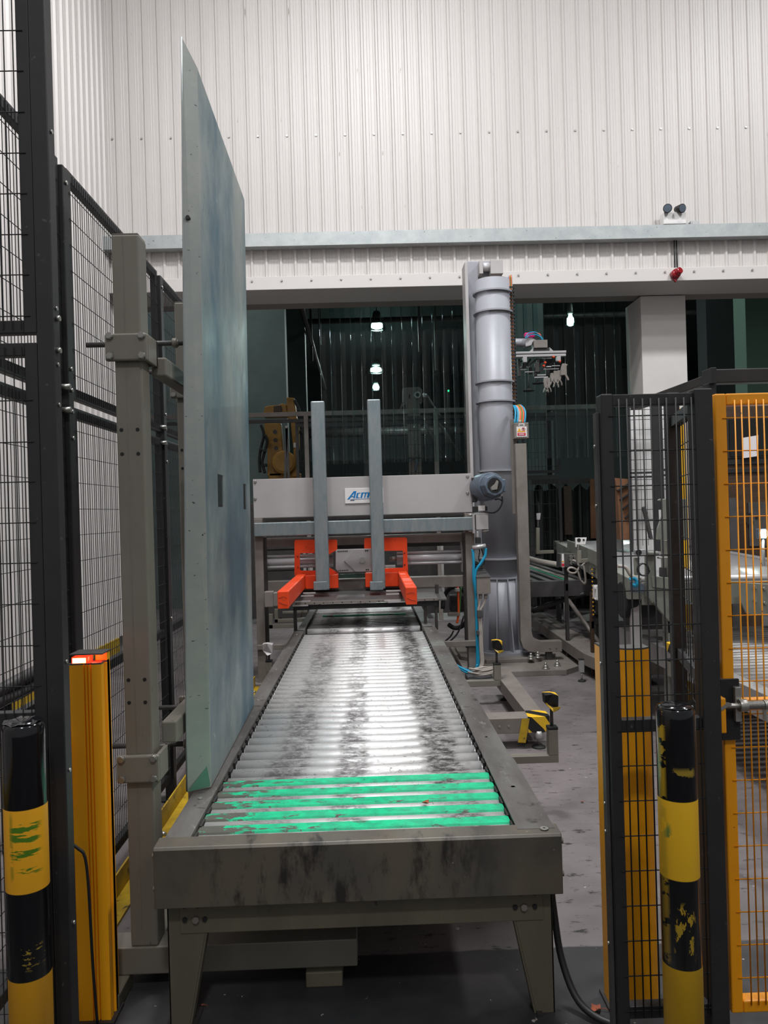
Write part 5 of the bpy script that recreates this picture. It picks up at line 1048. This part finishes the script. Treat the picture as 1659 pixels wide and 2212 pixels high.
for q in (((455, 505), (525, 435), (525, 505)), ((830, 430), (895, 490), (830, 490))): MB().prism([P3(*zg_(*p_), YG-.02) for p_ in q], (0, .02, 0)).build('gusset', M['alu'], gh)
gb_('profile_bar', 'alu', 60, 498, 1135, 540, YG-.08, .05); gb_('profile_bar', 'alu', 60, 556, 1130, 600, YG-.08, .05); gb_('profile_slot', 'dark', 60, 538, 1130, 558, YG-.075, .04, 0)
gb_('profile_block', 'alu', 340, 600, 415, 700, YG-.08, .06); gb_('profile_block', 'alu', 960, 590, 1035, 680, YG-.08, .06)
for (a_, b_, c_, d_) in ((270, 775, 460, 800), (240, 825, 410, 845), (700, 620, 870, 635), (720, 815, 1000, 832), (600, 925, 760, 945), (870, 758, 1020, 772), (550, 965, 800, 985), (770, 770, 860, 790), (380, 870, 560, 885)): gb_('slide_rod', 'alu', a_, b_, c_, d_, YG-.05+random.uniform(-.06, .1), .015, .001)
for (a_, b_, c_, d_) in ((440, 790, 510, 910), (600, 640, 660, 780), (250, 640, 290, 960), (660, 640, 720, 700), (540, 880, 620, 960), (560, 700, 640, 880), (330, 720, 400, 800), (760, 830, 830, 940)): gb_('slide_block', 'dark', a_, b_, c_, d_, YG-.03+random.uniform(-.06, .1), .05, .003)
for (a_, b_) in (((300, 690), (420, 620)), ((430, 770), (600, 640)), ((820, 760), (950, 650)), ((640, 890), (720, 820)), ((480, 640), (400, 760))): MB().beam(P3(*zg_(*a_), YG), P3(*zg_(*b_), YG+.03), .02, .015).build('linkage', M['dark'], gh)
for (x, y) in ((892, 617), (712, 780), (740, 720), (1007, 700)): c = Vector(P3(*zg_(x, y), YG-.1)); MB().cyl(c, c+Vector((.012, 0, .016)), .018, .010, n=10).build('red_fitting', M['orange'], gh)
for (cx_, cy_, top) in ((445, 1215, 915), (610, 1078, 960)):
    x, z = P(*zg_(cx_, cy_), YG-.02); _, z2 = P(*zg_(cx_, top), YG-.02); MB().cyl((x, YG-.02, z), (x, YG-.02, z2), .005, n=8).build('suction_rod', M['dark'], gh); MB().lathe((x, YG-.02, z), [(.066, -.012), (.07, -.004), (.03, .006), (.012, .022)], 24).build('suction_cup', M['rubber'], gh)
def claw(a, b_, s):
    mb = MB(); q = lambda p_: P3(*zg_(a+p_[0]*s, b_+p_[1]*s), YG-.1)
    for pl in ([(0, 0), (60, 0), (70, 120), (55, 190), (10, 190), (-5, 100)], [(10, 190), (30, 190), (20, 230), (5, 270), (-8, 270), (0, 225)], [(40, 190), (60, 180), (85, 225), (90, 270), (76, 280), (66, 235)]): mb.prism([q(p_) for p_ in pl], (0, .035, 0))
    return mb.build('claw', M['beige_d'], gh, .003)
claw(725, 980, 1.0); claw(780, 985, .95); claw(905, 860, 1.1); claw(975, 850, 1.0); claw(850, 900, .8)
MB().prism([P3(*zg_(*p_), YG-.12) for p_ in ((1070, 720), (1165, 740), (1140, 770), (1145, 930), (1180, 990), (1190, 1030), (1155, 1030), (1110, 935), (1030, 940), (1045, 800))], (0, .04, 0)).build('claw', M['beige_d'], gh, .003)
MB().cyl(P3(*zg_(60, 335), YG+.1), P3(1072, 742, YG+.1), .045, n=20).build('forearm', M['colgrey'], gh)
# stretcher carrying the gripper robot beyond the column
rbb = thing('robot_carrier', 'silver robot shoulder mostly hidden behind the tall column', 'robot', P3(1070, 1000, 9.0)); x, z = P(1070, 740, 9.1)
bx('pedestal', M['dgrey'], rbb, x-.22, x-.02, 9.0, 9.1, 0, z, .02)
# black booth with wavy strip drape
bo_ = thing('black_booth', 'dark draped booth with pale sensor posts behind the far conveyors', 'booth', P3(1230, 1180, 11.4)); YK = 11.6
x0, x1, z0, z1 = rect(1158, 1044, 1300, 1240, YK)
mb = MB(); n = 60; prof = [(x0+(x1-x0)*i/n, YK+.05*math.sin(i*.9)*(1+.4*math.sin(i*.37))) for i in range(n+1)]
vs = [(x, y, 0.05) for x, y in prof]+[(x, y, z1-.06+.05*math.sin(i*.5)) for i, (x, y) in enumerate(prof)]+[(x, y+.02, z1-.06+.05*math.sin(i*.5)) for i, (x, y) in enumerate(prof)]+[(x, y+.02, .05) for x, y in prof]
m_ = n+1; fs = [(k_*m_+i, k_*m_+i+1, (k_+1)*m_+i+1, (k_+1)*m_+i) for k_ in range(3) for i in range(n)]; mb.add(vs, fs, True).build('drape', M['rubber'], bo_)
MB().box(x0, x1, YK+.1, YK+1.2, .0, z1-.1).build('booth_body', M['dark'], bo_); bx('curtain_rail', M['dark'], bo_, x0-.05, x1+.3, YK-.06, YK+.1, z1-.0, z1+.07, 0)
x0b, x1b, z0b, z1b = rect(1219, 1050, 1235, 1155, YK-.1); bx('inspection_window', M['wood'], bo_, x0b, x1b, YK-.11, YK-.08, z0b, z1b, 0)
MB().prism([P3(1275, 1035, YK-.15), P3(1283, 1035, YK-.15), P3(1293, 1163, YK-.15), P3(1277, 1163, YK-.15)], (0, .03, 0)).build('leaning_board', M['carton'], bo_)
# far low conveyor with long strands
lc = thing('strand_conveyor', 'low dark grey conveyor with long parallel strands and one green strand', 'conveyor', (2.0, 9.6, 0))
Zc = .76; YA, YZ_ = 8.2, 12.4
bx('front_beam', M['dgrey'], lc, 1.52, 2.5, YA, YA+.08, .59, Zc+.0, .004)
for i, x in enumerate((1.62, 1.75, 1.89, 2.02, 2.15, 2.28)):
    bx('strand', M['dgrey'] if i != 4 else M['beige_d'], lc, x, x+.07, YA+.08, YZ_, Zc-.05, Zc, .003)
    if i == 3: bx('green_strand', M['green'], lc, x+.075, x+.09, YA+.08, YZ_, Zc-.03, Zc+.004, 0)
for i in range(9): bx('roller_bar', M['dark'], lc, 1.55, 2.45, YA+.4+.42*i, YA+.46+.42*i, Zc-.12, Zc-.055, .004)
for x in (1.55, 2.42):
    for y in (8.22, 10, 12.2): bx('leg', M['dgrey'], lc, x, x+.06, y, y+.06, 0, .6 if y < 9 else Zc-.05, .003)
MB().cyl(P3(1220, 1285, 8.3), P3(1302, 1400, 7.6), .022, n=8).build('brace', M['beige_d'], lc); MB().tube([P3(1150, 1320, 8.4), P3(1210, 1298, 8.3), P3(1266, 1282, 8.2)], .03, 8).build('hose_guard', M['dark'], lc)
MB().tube([P3(1141, 1206, 9.5), P3(1165, 1213, 9.2), P3(1206, 1220, 9.0)], .035, 8).build('pale_hose', M['cableg'], lc)
# upper slanted conveyor through the opening
uc = thing('transfer_conveyor', 'pale grey raised roller conveyor running obliquely through the opening', 'conveyor', (2.7, 8.5, 0))
A0 = Vector((2.746, 11.45, 0)); B0 = Vector((1.767, 5.257, 0)); dU = (B0-A0).normalized(); nU = Vector((-dU.y, dU.x, 0))  # nU points +x side
if nU.x < 0: nU = -nU
ZU2 = 1.05; LU = (B0-A0).length; WU = 1.5
def qd(u, w): p = A0+dU*u+nU*w; return p
def slab(name, u0, u1, w0, w1, z0, z1, m_, bev=.003): return MB().prism([tuple(qd(u, w))[:2]+(z0,) for u, w in ((u0, w0), (u1, w0), (u1, w1), (u0, w1))], (0, 0, z1-z0)).build(name, M[m_], uc, bev)
slab('side_rail', 0, LU, 0, .09, ZU2-.15, ZU2, 'sage'); slab('side_rail', 0, LU, WU-.09, WU, ZU2-.15, ZU2, 'alu'); slab('side_fascia', 2.2, LU-1.2, -.012, .0, ZU2-.03, ZU2+.10, 'sage')
slab('end_plate', LU-.02, LU, .09, WU-.09, ZU2-.19, ZU2-.035, 'sage')
gp_ = MB().prism([P3(1598, 1258, 5.0), P3(1672, 1262, 5.0), P3(1672, 1334, 5.0), P3(1612, 1326, 5.0), P3(1600, 1300, 5.0)], (0, .02, 0)).build('bracket_plate', M['sage'], uc, .004)
for q_ in ((1630, 1268), (1650, 1271), (1630, 1297), (1651, 1302)):
    x, z = P(*q_, 5.0); MB().cyl((x, 5.0, z), (x, 4.985, z), .011, n=6).build('bracket_bolt', M['bolt'], gp_)
p, q = qd(.1, .1), qd(.1, WU-.1); ru = MB().cyl((p.x, p.y, ZU2-.045), (q.x, q.y, ZU2-.045), .035, n=14).build('roller', M['alu'], uc)
for k_ in range(1, 72):
    if .083*k_ > LU-.2: break
    copy_at(ru, tuple(dU*.083*k_), uc)
for u in (1.0, 4.6, LU-.15):
    for w in (.03, WU-.1): slab('leg', u, u+.07, w, w+.07, 0, ZU2-.15, 'lgrey')
# lower roller conveyor right
M['dullroller'] = mat('dull_roller_steel', (150, 148, 146), .5, .55, 1, (90, 86, 84), 6, stretch=(.4, 1, 1))
wc = thing('roller_conveyor', 'wide low roller conveyor seen through the amber gate mesh', 'conveyor', (2.9, 4.6, 0)); X0w, X1w, Y0w, Y1w, Zw = 2.0, 3.7, 2.9, 6.2, .56
bx('side_rail', M['alu'], wc, X0w, X0w+.09, Y0w, Y1w, Zw-.14, Zw, .003); bx('side_rail', M['alu'], wc, X1w-.09, X1w, Y0w, Y1w, Zw-.14, Zw, .003); bx('end_plate', M['alu'], wc, X0w+.09, X1w-.09, Y1w-.02, Y1w, Zw-.14, Zw-.03)
ru = MB().cyl((X0w+.1, Y0w+.06, Zw-.045), (X1w-.1, Y0w+.06, Zw-.045), .036, n=16).build('roller', M['dullroller'], wc)
for k_ in range(1, 38): copy_at(ru, (0, .085*k_, 0), wc)
for y in (Y0w+.1, 4.5, Y1w-.2):
    for x in (X0w+.005, X1w-.09): bx('leg', M['lgrey'], wc, x, x+.08, y, y+.08, 0, Zw-.14, .004)
sensor('L-shaped bracket with yellow taped sensor beside the wide low conveyor', 1525, 1448, 1466, 1448, 1462, 1430, 0, 1448, 1390, 1470, 1420, 4.6, 1)
# lifting arm frame between levels
la = thing('lift_frame', 'pale grey lift frame with upright plate and pointed lower arm behind the gate', 'frame', P3(1430, 1200, 5.2)); YL = 5.15
def zl_(a, b_): return (1270+a/3.568, 780+b_/3.568)
def lpz(name, pts, y, d, m_='sage', bev=.004): return MB().prism([P3(*zl_(*q), y) for q in pts], (0, d, 0)).build(name, M[m_], la, bev)
lpz('upright_plate', [(540, 1075), (550, 1062), (760, 1062), (768, 1380), (530, 1378), (536, 1290), (575, 1180), (570, 1080)], YL, .02)
lpz('plate_label', [(546, 1146), (566, 1146), (572, 1180), (550, 1230)], YL-.003, .003, 'white', 0)
lpz('tie_tube', [(470, 1466), (555, 1466), (555, 1496), (470, 1496)], YL-.06, .06, 'sage', .01); lpz('thin_tie', [(545, 1510), (640, 1508), (640, 1522), (545, 1524)], YL-.03, .03, 'bolt')
lpz('left_post', [(458, 1495), (515, 1495), (525, 1800), (500, 1870), (462, 1820)], YL, .06); lpz('right_post', [(630, 1495), (665, 1510), (672, 1990), (635, 1990)], YL, .06)
lpz('cross_plate', [(490, 1660), (640, 1670), (640, 1760), (500, 1745)], YL-.01, .03); lpz('pointed_arm', [(462, 1800), (500, 1745), (640, 1755), (672, 1980), (630, 2010), (560, 1930)], YL+.01, .04)
lpz('dark_panel', [(555, 1590), (635, 1590), (635, 1680), (555, 1660)], YL+.05, .02, 'dgrey'); lpz('support_column', [(600, 1380), (660, 1380), (665, 2100), (615, 2100)], YL+.1, .1)
x0, x1, z0, z1 = rect(*zl_(615, 2000), *zl_(665, 2060), YL+.1); bx('base_column', M['sage'], la, x0, x1, YL+.1, YL+.2, 0, z1)
for (a, b_) in ((640, 1910), (642, 1985)): x, z = P(*zl_(a, b_), YL); MB().cyl((x, YL, z), (x, YL-.012, z), .012, n=8).build('arm_bolt', M['bolt'], la)
lpz('leaning_bar', [(420, 1125), (448, 1118), (505, 1370), (480, 1372)], YL+.6, .03, 'dgrey')
lpz('switch_body', [(372, 1456), (440, 1450), (455, 1490), (372, 1495)], YL-.05, .05, 'alu'); x, z = P(*zl_(390, 1475), YL-.05); MB().cyl((x, YL-.05, z), (x, YL-.056, z), .02, n=12).build('switch_lens', M['ink'], la)
cc_ = P3(*zl_(418, 1605), YL-.04)
MB().tube([(cc_[0]+.036*math.cos(a), YL-.04-.002*i, cc_[2]+.040*math.sin(a)) for i, a in enumerate(j_*math.pi/5 for j_ in range(21))], .005, 6).build('coiled_cable', M['cabled'], la)
lpz('reel_bracket', [(360, 1515), (400, 1515), (392, 1650), (365, 1650)], YL, .03)
MB().tube([P3(*zl_(*q), YL-.05) for q in ((325, 1690), (345, 1670), (375, 1690), (372, 1730), (340, 1720))], .014, 6).build('blue_hose', M['blue'], la)
MB().tube([P3(*zl_(*q), YL-.05) for q in ((230, 1580), (290, 1590), (330, 1650), (400, 1700))], .012, 6).build('grey_cable', M['cableg'], la)
x, z = P(*zl_(400, 1850), YL+.2); MB().cyl((x-.1, YL+.3, z), (x+.12, YL+.3, z), .13, n=24).build('drive_drum', M['rubber'], la, .01); lpz('drum_housing', [(320, 1780), (560, 1800), (600, 2030), (340, 2030)], YL+.45, .2, 'dark')
lpz('valve_cluster', [(340, 1700), (440, 1720), (430, 1790), (345, 1780)], YL, .05, 'motor')
# left part of the right machinery: sensor, box with labels, chain
lb2 = thing('terminal_cabinet', 'small dark cabinet with label strip and looping pale cables', 'box', P3(1230, 1210, 7.4)); YT = 7.6
def zt3(a, b_): return (1130+a/6.144, 1000+b_/6.144)
def tz(name, pts, y, d, m_, par=lb2, bev=.003): return MB().prism([P3(*zt3(*q), y) for q in pts], (0, d, 0)).build(name, M[m_], par, bev)
tz('housing', [(490, 1205), (705, 1205), (705, 1390), (490, 1385)], YT, .15, 'dgrey'); tz('label_strip', [(512, 1206), (540, 1206), (548, 1384), (512, 1384)], YT-.004, .003, 'white', bev=0)
tz('red_patch', [(514, 1334), (545, 1334), (546, 1372), (514, 1372)], YT-.007, .003, 'red', bev=0); tz('amber_patch', [(516, 1300), (540, 1300), (540, 1316), (516, 1316)], YT-.007, .003, 'amber', bev=0)
for (a, b_) in ((630, 1243), (683, 1243), (630, 1282), (687, 1282), (636, 1328), (676, 1330)): x, z = P(*zt3(a, b_), YT); MB().cyl((x, YT, z), (x, YT-.03, z), .018, n=10).build('cable_gland', M['bolt'], lb2)
for pts, mm in (([(660, 1290), (720, 1330), (735, 1400), (690, 1460), (620, 1455), (595, 1415), (640, 1390), (720, 1430), (760, 1540), (815, 1605), (830, 1550), (810, 1400), (780, 1350)], 'cableg'), ([(760, 1340), (830, 1290), (920, 1300), (965, 1380)], 'cabled'), ([(770, 1370), (850, 1310), (930, 1330), (950, 1400)], 'cableg'), ([(650, 1330), (740, 1380), (765, 1480), (770, 1560)], 'cabled')): MB().tube([P3(*zt3(*q), YT-.06) for q in pts], .011, 6).build('loose_cable', M[mm], lb2)
tz('support_leg', [(560, 1390), (600, 1390), (600, 1700), (560, 1700)], YT+.05, .05, 'dark'); x0, x1, z0, z1 = rect(*zt3(560, 1600), *zt3(600, 1700), YT+.05); bx('support_leg', M['dark'], lb2, x0, x1, YT+.05, YT+.1, 0, z1)
s1 = thing('photo_sensor', 'white twin-eye sensor on a short post above the dark cabinet', 'sensor', P3(1245, 1180, 7.3)); YS = 7.3
tz('sensor_head', [(697, 993), (845, 990), (828, 1083), (712, 1083), (712, 1118), (700, 1118)], YS, .03, 'white', s1); 
for (a, b_, r_) in ((740, 1023, .018), (803, 1022, .010)): x, z = P(*zt3(a, b_), YS); MB().cyl((x, YS, z), (x, YS-.004, z), r_, n=14).build('sensor_eye', M['ink'], s1)
tz('neck', [(723, 1085), (740, 1085), (742, 1160), (722, 1160)], YS, .02, 'beige_d', s1); tz('post_block', [(720, 1165), (772, 1162), (775, 1330), (722, 1330)], YS, .06, 'beige', s1); tz('side_arm', [(772, 1275), (1000, 1262), (1000, 1300), (775, 1330)], YS, .05, 'beige', s1)
s2_ = thing('photo_sensor', 'small white sensor on a slim bent post left of the black booth', 'sensor', P3(1160, 1180, 9.6)); tz('sensor_head', [(180, 670), (235, 665), (225, 755), (185, 755)], 9.6, .04, 'lgrey', s2_); tz('neck', [(195, 755), (203, 755), (203, 850), (195, 850)], 9.6, .02, 'beige', s2_); tz('post', [(178, 860), (220, 860), (222, 1165), (178, 1210)], 9.6, .05, 'beige', s2_); tz('foot_arm', [(178, 1210), (215, 1165), (410, 1160), (410, 1200)], 9.6, .05, 'beige', s2_)
ch = thing('cable_chain', 'black cable chain with yellow link pins hanging below the white box', 'cable chain', P3(1290, 1300, 6.9)); YH = 6.9
lk = None
for i in range(12):
    if lk is None:
        x0, x1, z0, z1 = rect(*zt3(905, 1395), *zt3(1045, 1425), YH); mb = MB().box(x0+.01, x1-.01, YH, YH+.06, z0+.01, z1-.005); lk = mb.build('chain_link', M['rubber'], ch); pn = MB().cyl((x0+.006, YH-.004, (z0+z1)/2), (x0+.006, YH+.0, (z0+z1)/2), .007, n=8).cyl((x1-.004, YH-.004, (z0+z1)/2-.02), (x1-.004, YH, (z0+z1)/2-.02), .007, n=8).build('link_pin', M['amber'], lk)
    else: c = copy_at(lk, (0, 0, -.037*i), ch); copy_at(pn, (0, 0, 0), c)
mb = MB(); lx = (x0+x1)/2; lz = z0-.037*11; 
mb.tube([(x0+.02, YH+.03, lz), (x0+.04, YH+.03, lz-.05), (lx, YH+.03, lz-.085), (x1-.04, YH+.03, lz-.05), (x1-.02, YH+.03, lz+.02)], .022, 8).build('chain_loop', M['rubber'], ch)
tz('mounting_post', [(905, 1720), (945, 1720), (945, 2200), (900, 2200)], YH+.08, .05, 'wood', ch); x0, x1, z0, z1 = rect(*zt3(903, 2100), *zt3(945, 2205), YH+.08); bx('mounting_post', M['wood'], ch, x0, x1, YH+.08, YH+.13, 0, z1)
wb = thing('white_box', 'plain white enclosure hanging beside the black right post', 'box', P3(1295, 1280, 6.7)); tz('housing', [(975, 1635), (1078, 1632), (1078, 1830), (985, 1825), (975, 1810)], 6.7, .12, 'white', wb); tz('side_lug', [(945, 1640), (975, 1635), (975, 1680), (945, 1670)], 6.72, .03, 'white', wb); tz('side_lug', [(955, 1800), (975, 1795), (985, 1825), (960, 1822)], 6.72, .03, 'white', wb)
MB().tube([P3(*zt3(*q), 6.75) for q in ((1085, 1850), (1085, 1900), (1060, 1960), (1075, 1990), (1090, 1980))], .018, 8).build('grey_conduit', M['cableg'], wb); MB().tube([P3(*zt3(*q), 6.76) for q in ((1075, 1390), (1065, 1480), (1085, 1560), (1070, 1600))], .012, 8).build('grey_conduit', M['cableg'], wb)
# mesh fence in front of the pillar, with reinforcing diagonal straps
pfn = thing('guard_fence', 'black posted mesh fence standing in front of the white pillar', 'fence', P3(1415, 1000, 7.6)); YQ = 8.0
def pq(l, r, t, b_, mm='black', d=.05, y=YQ, nm='fence_post'): x0, x1, z0, z1 = rect(l, t, r, b_, y); return bx(nm, M[mm], pfn, x0, x1, y, y+d, z0, z1, .002)
for (l, r) in ((1358, 1363), (1411, 1433)): q = rect(l, 862, r, 1100, YQ); bx('fence_post', M['black'], pfn, q[0], q[1], YQ, YQ+.05, 1.055, q[3], .002)
pq(1361, 1411, 868, 872, nm='cross_rail'); pq(1361, 1411, 1019, 1023, nm='cross_rail'); pq(1361, 1411, 1028, 1032, nm='cross_rail'); pq(1433, 1460, 1013, 1017, nm='cross_rail'); pq(1433, 1460, 1024, 1028, nm='cross_rail')
mb = MB(); xw0, xw1, zw0, zw1 = rect(1361, 870, 1462, 1165, YQ)
x = xw0
while x < xw1: mb.cyl((x, YQ+.02, 1.12), (x, YQ+.02, zw1), .003, n=3, cap=False); x += .06
z = zw0
while z < zw1: mb.cyl((xw0, YQ+.015, z), (xw1, YQ+.015, z), .0035, n=3, cap=False); z += .105
mb.build('wire_mesh', M['blackwire'], pfn, kind='stuff')
pw = bx('white_sheet_panel', M['white'], pfn, *rect(1366, 872, 1460, 1165, YQ+.25)[:2], YQ+.25, YQ+.27, 1.055, zw1-.02, .002)
tw = thing('leaning_carton', 'brown strapped cardboard stack leaning behind the right mesh panel', 'box', P3(1340, 1100, 8.2)); 
MB().prism([P3(*zl_(*q), 8.2) for q in ((205, 900), (318, 910), (325, 1375), (250, 1375), (225, 1000))], (0, .3, 0)).build('carton_body', M['carton'], tw)
for i in range(4): MB().beam(P3(*zl_(225+20*i, 1000+70*i), 8.19), P3(*zl_(322, 940+78*i), 8.19), .012, .05, (0, 1, 0)).build('black_strap', M['rubber'], tw)
x0, x1, z0, z1 = rect(*zl_(210, 1055), *zl_(330, 1375), 8.25); bx('pallet_wrap', M['white'], tw, x0, x1, 8.52, 8.62, 1.055, z1, 0)
yp_ = thing('yellow_post', 'narrow bright yellow post seen through the dark mesh return', 'post', P3(1475, 1000, 6.0)); x0, x1, z0, z1 = rect(1474, 882, 1480, 1078, 6.0); bx('upright', M['yellow'], yp_, x0-.01, x1+.01, 6.0, 6.03, 0, z1, .002); bx('post_label', M['amber'], yp_, x0-.005, x1+.005, 5.998, 6.0, z0+.45, z0+.55, 0)
# dark canopy beams above the right mesh
cb2 = thing('canopy_frame', 'dark steel canopy beams above the right black mesh and amber gate', 'frame', (1.6, 3.1, 2.1))
A, zA_ = P(1541, 822, 3.19), 0; Bz0, Bz1 = P(1600, 826, 3.19)[1], P(1600, 796, 3.19)[1]
bx('front_beam', M['dark'], cb2, P(1541, 812, 3.19)[0], 4.16, 3.19, 3.25, Bz0, Bz1, .004); bx('corner_bracket', M['black'], cb2, P(1534, 812, 3.18)[0], P(1546, 812, 3.18)[0], 3.17, 3.26, Bz0-.004, Bz1+.004, .002)
MB().beam((P(1541, 812, 3.25)[0], 3.25, (Bz0+Bz1)/2), (P(1400, 838, 3.9)[0], 4.1, (Bz0+Bz1)/2), .05, .04).build('side_beam', M['dark'], cb2, .003)
bx('canopy_post', M['black'], cb2, 4.1, 4.16, 3.2, 3.26, 0, Bz0, .003); xx = P(1537, 900, 3.2)[0]; bx('canopy_post', M['black'], cb2, xx-.02, xx+.02, 3.19, 3.23, 0, Bz0, .003)
# brown cabinet with window
ca = thing('control_cabin', 'brown cabinet with smoked window and white notice behind the amber gate', 'cabinet', (4.0, 8.6, 0)); YC = 8.6
x0, x1, z0, z1 = rect(1572, 872, 1640, 1180, YC); bx('cabinet_body', M['wood'], ca, x0, x1+.5, YC+.04, YC+.48, 0, z1+.0, .004)
for (t, b_) in ((985, 1002), (1012, 1020)): q = rect(1572, t, 1660, b_, YC); bx('cross_band', M['ink'], ca, q[0], q[1], YC+.02, YC+.045, q[2], q[3], 0)
q = rect(1576, 905, 1650, 985, YC); bx('upper_window', M['smoked'], ca, q[0], q[1]+.3, YC+.0, YC+.012, q[2], q[3], 0)
bx('window_frame', M['dark'], ca, q[0]-.02, q[1]+.32, YC+.012, YC+.04, q[2]-.02, q[3]+.02, 0)
MB().prism([P3(1603, 946, YC-.01), P3(1638, 940, YC-.01), P3(1638, 985, YC-.01), P3(1604, 990, YC-.01)], (0, .006, 0)).build('notice_sheet', M['paper'], ca)
q = rect(1620, 1085, 1650, 1180, YC); bx('lower_panel', M['dgrey'], ca, q[0], q[1]+.2, YC+.02, YC+.041, q[2], q[3]+.0, .002)
for (px, py) in ((1622, 1110), (1627, 1128), (1616, 1130), (1636, 1118)): x, z = P(px, py, YC); MB().cyl((x, YC+.02, z), (x, YC+.01, z), .014, n=10).build('push_button', M['ink'], ca)
q = rect(1577, 1085, 1600, 1182, YC-.2); bx('dark_post', M['dgrey'], ca, q[0], q[0]+.09, YC-.2, YC+.04, 0, q[3]+.05, 0)
sl = thing('status_lamp', 'small round lit white lamp on a stem over the upper conveyor', 'lamp', P3(1650, 1175, 6.4)); x, z = P(1650, 1153, 6.0)
MB().cyl((x, 6.0, z), (x, 5.985, z), .03, n=20).build('lit_lens', M['lampw'], sl); bx('lamp_housing', M['motor'], sl, x-.04, x+.04, 6.0, 6.05, z-.04, z+.04, .006); MB().cyl((x, 6.02, z-.04), (x, 6.02, ZU2-.03), .014, n=10).build('stem', M['alu'], sl)
# grey curved bumper rail outside the left fence
gr = thing('bumper_rail', 'grey curved double guard rail beyond the left mesh fence', 'guard rail', (-2, 4, 0)); 
for i, (dz, dy) in enumerate(((0, 0), (-.10, .02))): 
    MB().tube([P3(-60, 1520+i*18, 3.6), P3(0, 1492+i*22, 3.6), P3(50, 1465+i*26, 3.7), P3(100, 1440+i*18, 3.9), P3(160, 1415+i*10, 4.3)], .032, 10).build('rail_tube', M['dgrey'], gr)
a = P3(10, 1500, 3.65); MB().cyl((a[0], 3.65, 0), (a[0], 3.65, a[2]), .03, n=12).build('rail_post', M['dgrey'], gr)
a = P3(140, 1425, 4.15); MB().cyl((a[0], 4.15, 0), (a[0], 4.15, a[2]), .03, n=12).build('rail_post', M['dgrey'], gr)
# black floor cable by the right front leg
tag(MB().tube([(.545, 2.45, .38), (.552, 2.43, .26), (.565, 2.40, .13), (.60, 2.34, .035), (.67, 2.27, .014), (.80, 2.22, .014), (1.05, 2.19, .014)], .011, 8).build('floor_cable', M['cabled']), 'black cable dropping beside the right front leg and crossing dark floor', 'cable')

# hand lettering on the left wall
for i, (w_, dy) in enumerate((('INTERLAKE', 0), ('ROAD', .04), ('PRODUCT', .01))):
    cu_ = bpy.data.curves.new('wall_lettering', 'FONT'); cu_.body = w_; cu_.size = .04; cu_.extrude = .0005; cu_.materials.append(M['dgrey'])
    o = bpy.data.objects.new('wall_lettering', cu_); COL.objects.link(o); x_, z_ = XL+.027, P(84, 1128+10*i, 7.0)[1]
    o.matrix_world = Matrix(((0, 0, 1, x_), (1, 0, 0, 6.84+dy), (0, 1, 0, z_), (0, 0, 0, 1))); o['kind'] = 'structure'
